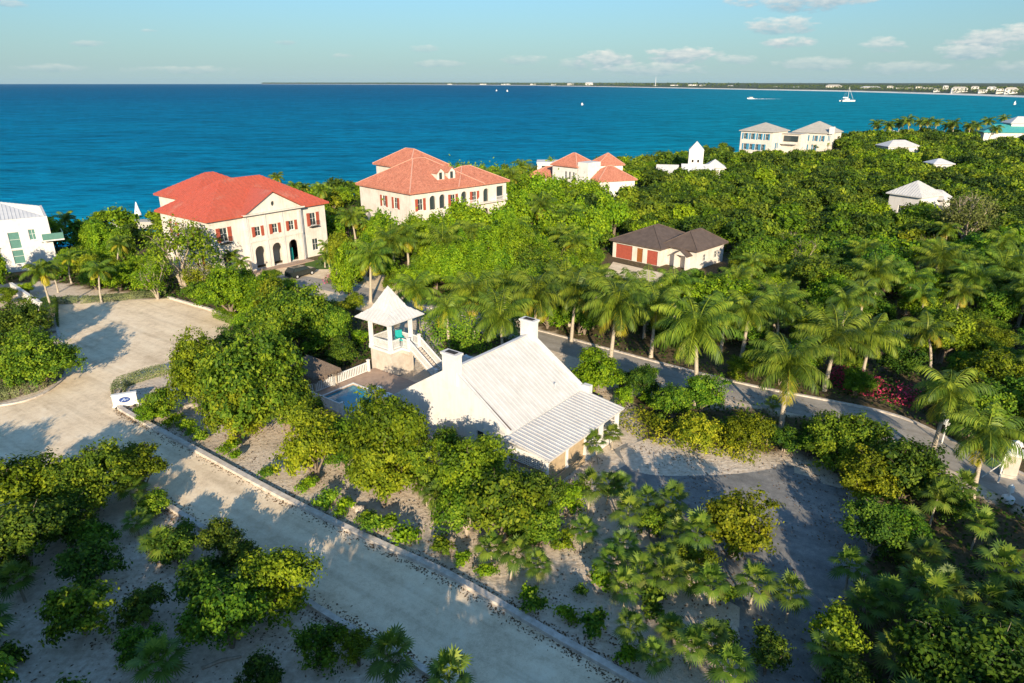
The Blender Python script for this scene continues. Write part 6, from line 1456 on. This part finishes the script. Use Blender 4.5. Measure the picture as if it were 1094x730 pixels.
# undergrowth under the woods
def undergrowth():
    rg = np.random.default_rng(9); C = []; Ls = []
    for (k, n, bb) in ((0, 75000, (-10, 180, 48, 200)), (1, 9000, (8, 52, 8, 45)), (2, 12000, (-45, 25, 70, 180)), (3, 16000, (-120, -15, 60, 170)), (4, 2600, (-32, -10, 55, 75)), (5, 700, (-12, 2, 62, 80)), (6, 3200, (5, 40, 36, 62)), (7, 2600, (-90, -45, 52, 90))):
        m = 0; tr = 0
        while m < n and tr < n*4:
            tr += 1; x = rg.uniform(bb[0], bb[1]); y = bb[2]+(bb[3]-bb[2])*rg.random()**1.4
            px, py = Q(x, y, 0)
            if not inpoly(px, py, SOIL_PX[k]) or y > shore_y(x)-8: continue
            if any((p[0]-x)**2+(p[1]-y)**2 < 6.2 for p in back[::2]) or any((b[0]-x)**2+(b[1]-y)**2 < 4.5 for b in BLD): continue
            if 640 < px < 715 and 278 < py < 305: continue
            if 240 < px < 445 and 284 < py < 340: continue
            q = math.sin(x*1.3+2*math.sin(y*.7))*math.sin(y*1.1+x*.3)
            s = .30 if y < 90 else .55
            C.append((x, y, rg.uniform(.02, .55+.9*max(0, q)))); Ls.append(s*rg.uniform(.7, 1.3)); m += 1
    C = np.array(C); L = np.array(Ls); Nn = unit(rg.normal(size=C.shape)*.6+np.array([0, 0, 1])); V = leafset(C, Nn, L, L*.65, rg)
    o = link(bpy.data.objects.new('undergrowth', np_mesh('undergrowth', V, len(C), rg.uniform(0, .8, len(C)), ['leaf_dark']))); tag(o, 'low undergrowth covering the ground beneath the trees', 'undergrowth', kind='stuff')
undergrowth()
def leaf_litter():
    rg = np.random.default_rng(19); C = []
    while len(C) < 16000:
        x = rg.uniform(-50, 28); y = rg.uniform(20, 62); px, py = Q(x, y, 0)
        w_ = .5+.5*math.sin(x*.7+math.sin(y*.9)*2)*math.sin(y*.8+1)
        if rg.random() > w_*w_: continue
        if inpoly(px, py, [(128,437),(210,482),(390,575),(590,680),(690,735),(478,735),(340,652),(185,545),(0,500),(0,434),(78,400),(125,400)]): continue
        C.append((x, y, .02+rg.uniform(0, .03)))
    for line, n in ((rk, 2600), (lk, 1500)):
        for _ in range(n):
            i = rg.integers(0, len(line)-1); t = rg.random(); a, b = line[i], line[i+1]; dx, dy = b[0]-a[0], b[1]-a[1]; l_ = math.hypot(dx, dy); o_ = (.25+abs(rg.normal())*.28)*rg.choice([-1, 1])
            C.append((a[0]+dx*t-dy/l_*o_, a[1]+dy*t+dx/l_*o_, .035))
    C = np.array(C); L = rg.uniform(.08, .22, len(C)); Nn = unit(rg.normal(size=C.shape)*.35+np.array([0, 0, 1])); V = leafset(C, Nn, L, L*.5, rg)
    o = link(bpy.data.objects.new('leaf_litter', np_mesh('leaf_litter', V, len(C), rg.uniform(0, 1, len(C)), ['litter']))); tag(o, 'dry brown leaves and twigs strewn over the sand', 'leaf litter', kind='stuff')
leaf_litter()

# ------------------------------------------------------------------ sea air
def haze():
    m, N, Lk = new_mat('haze'); o = N.new('ShaderNodeOutputMaterial'); v = N.new('ShaderNodeVolumePrincipled')
    v.inputs['Color'].default_value = (.62, .86, 1, 1); v.inputs['Density'].default_value = 1.7e-5; v.inputs['Anisotropy'].default_value = .2
    Lk.new(v.outputs[0], o.inputs['Volume'])
    b = MB(); b.box(-15500, 15500, -900, 15500, -12, 75); b.build('haze', m)['kind'] = 'stuff'
haze()
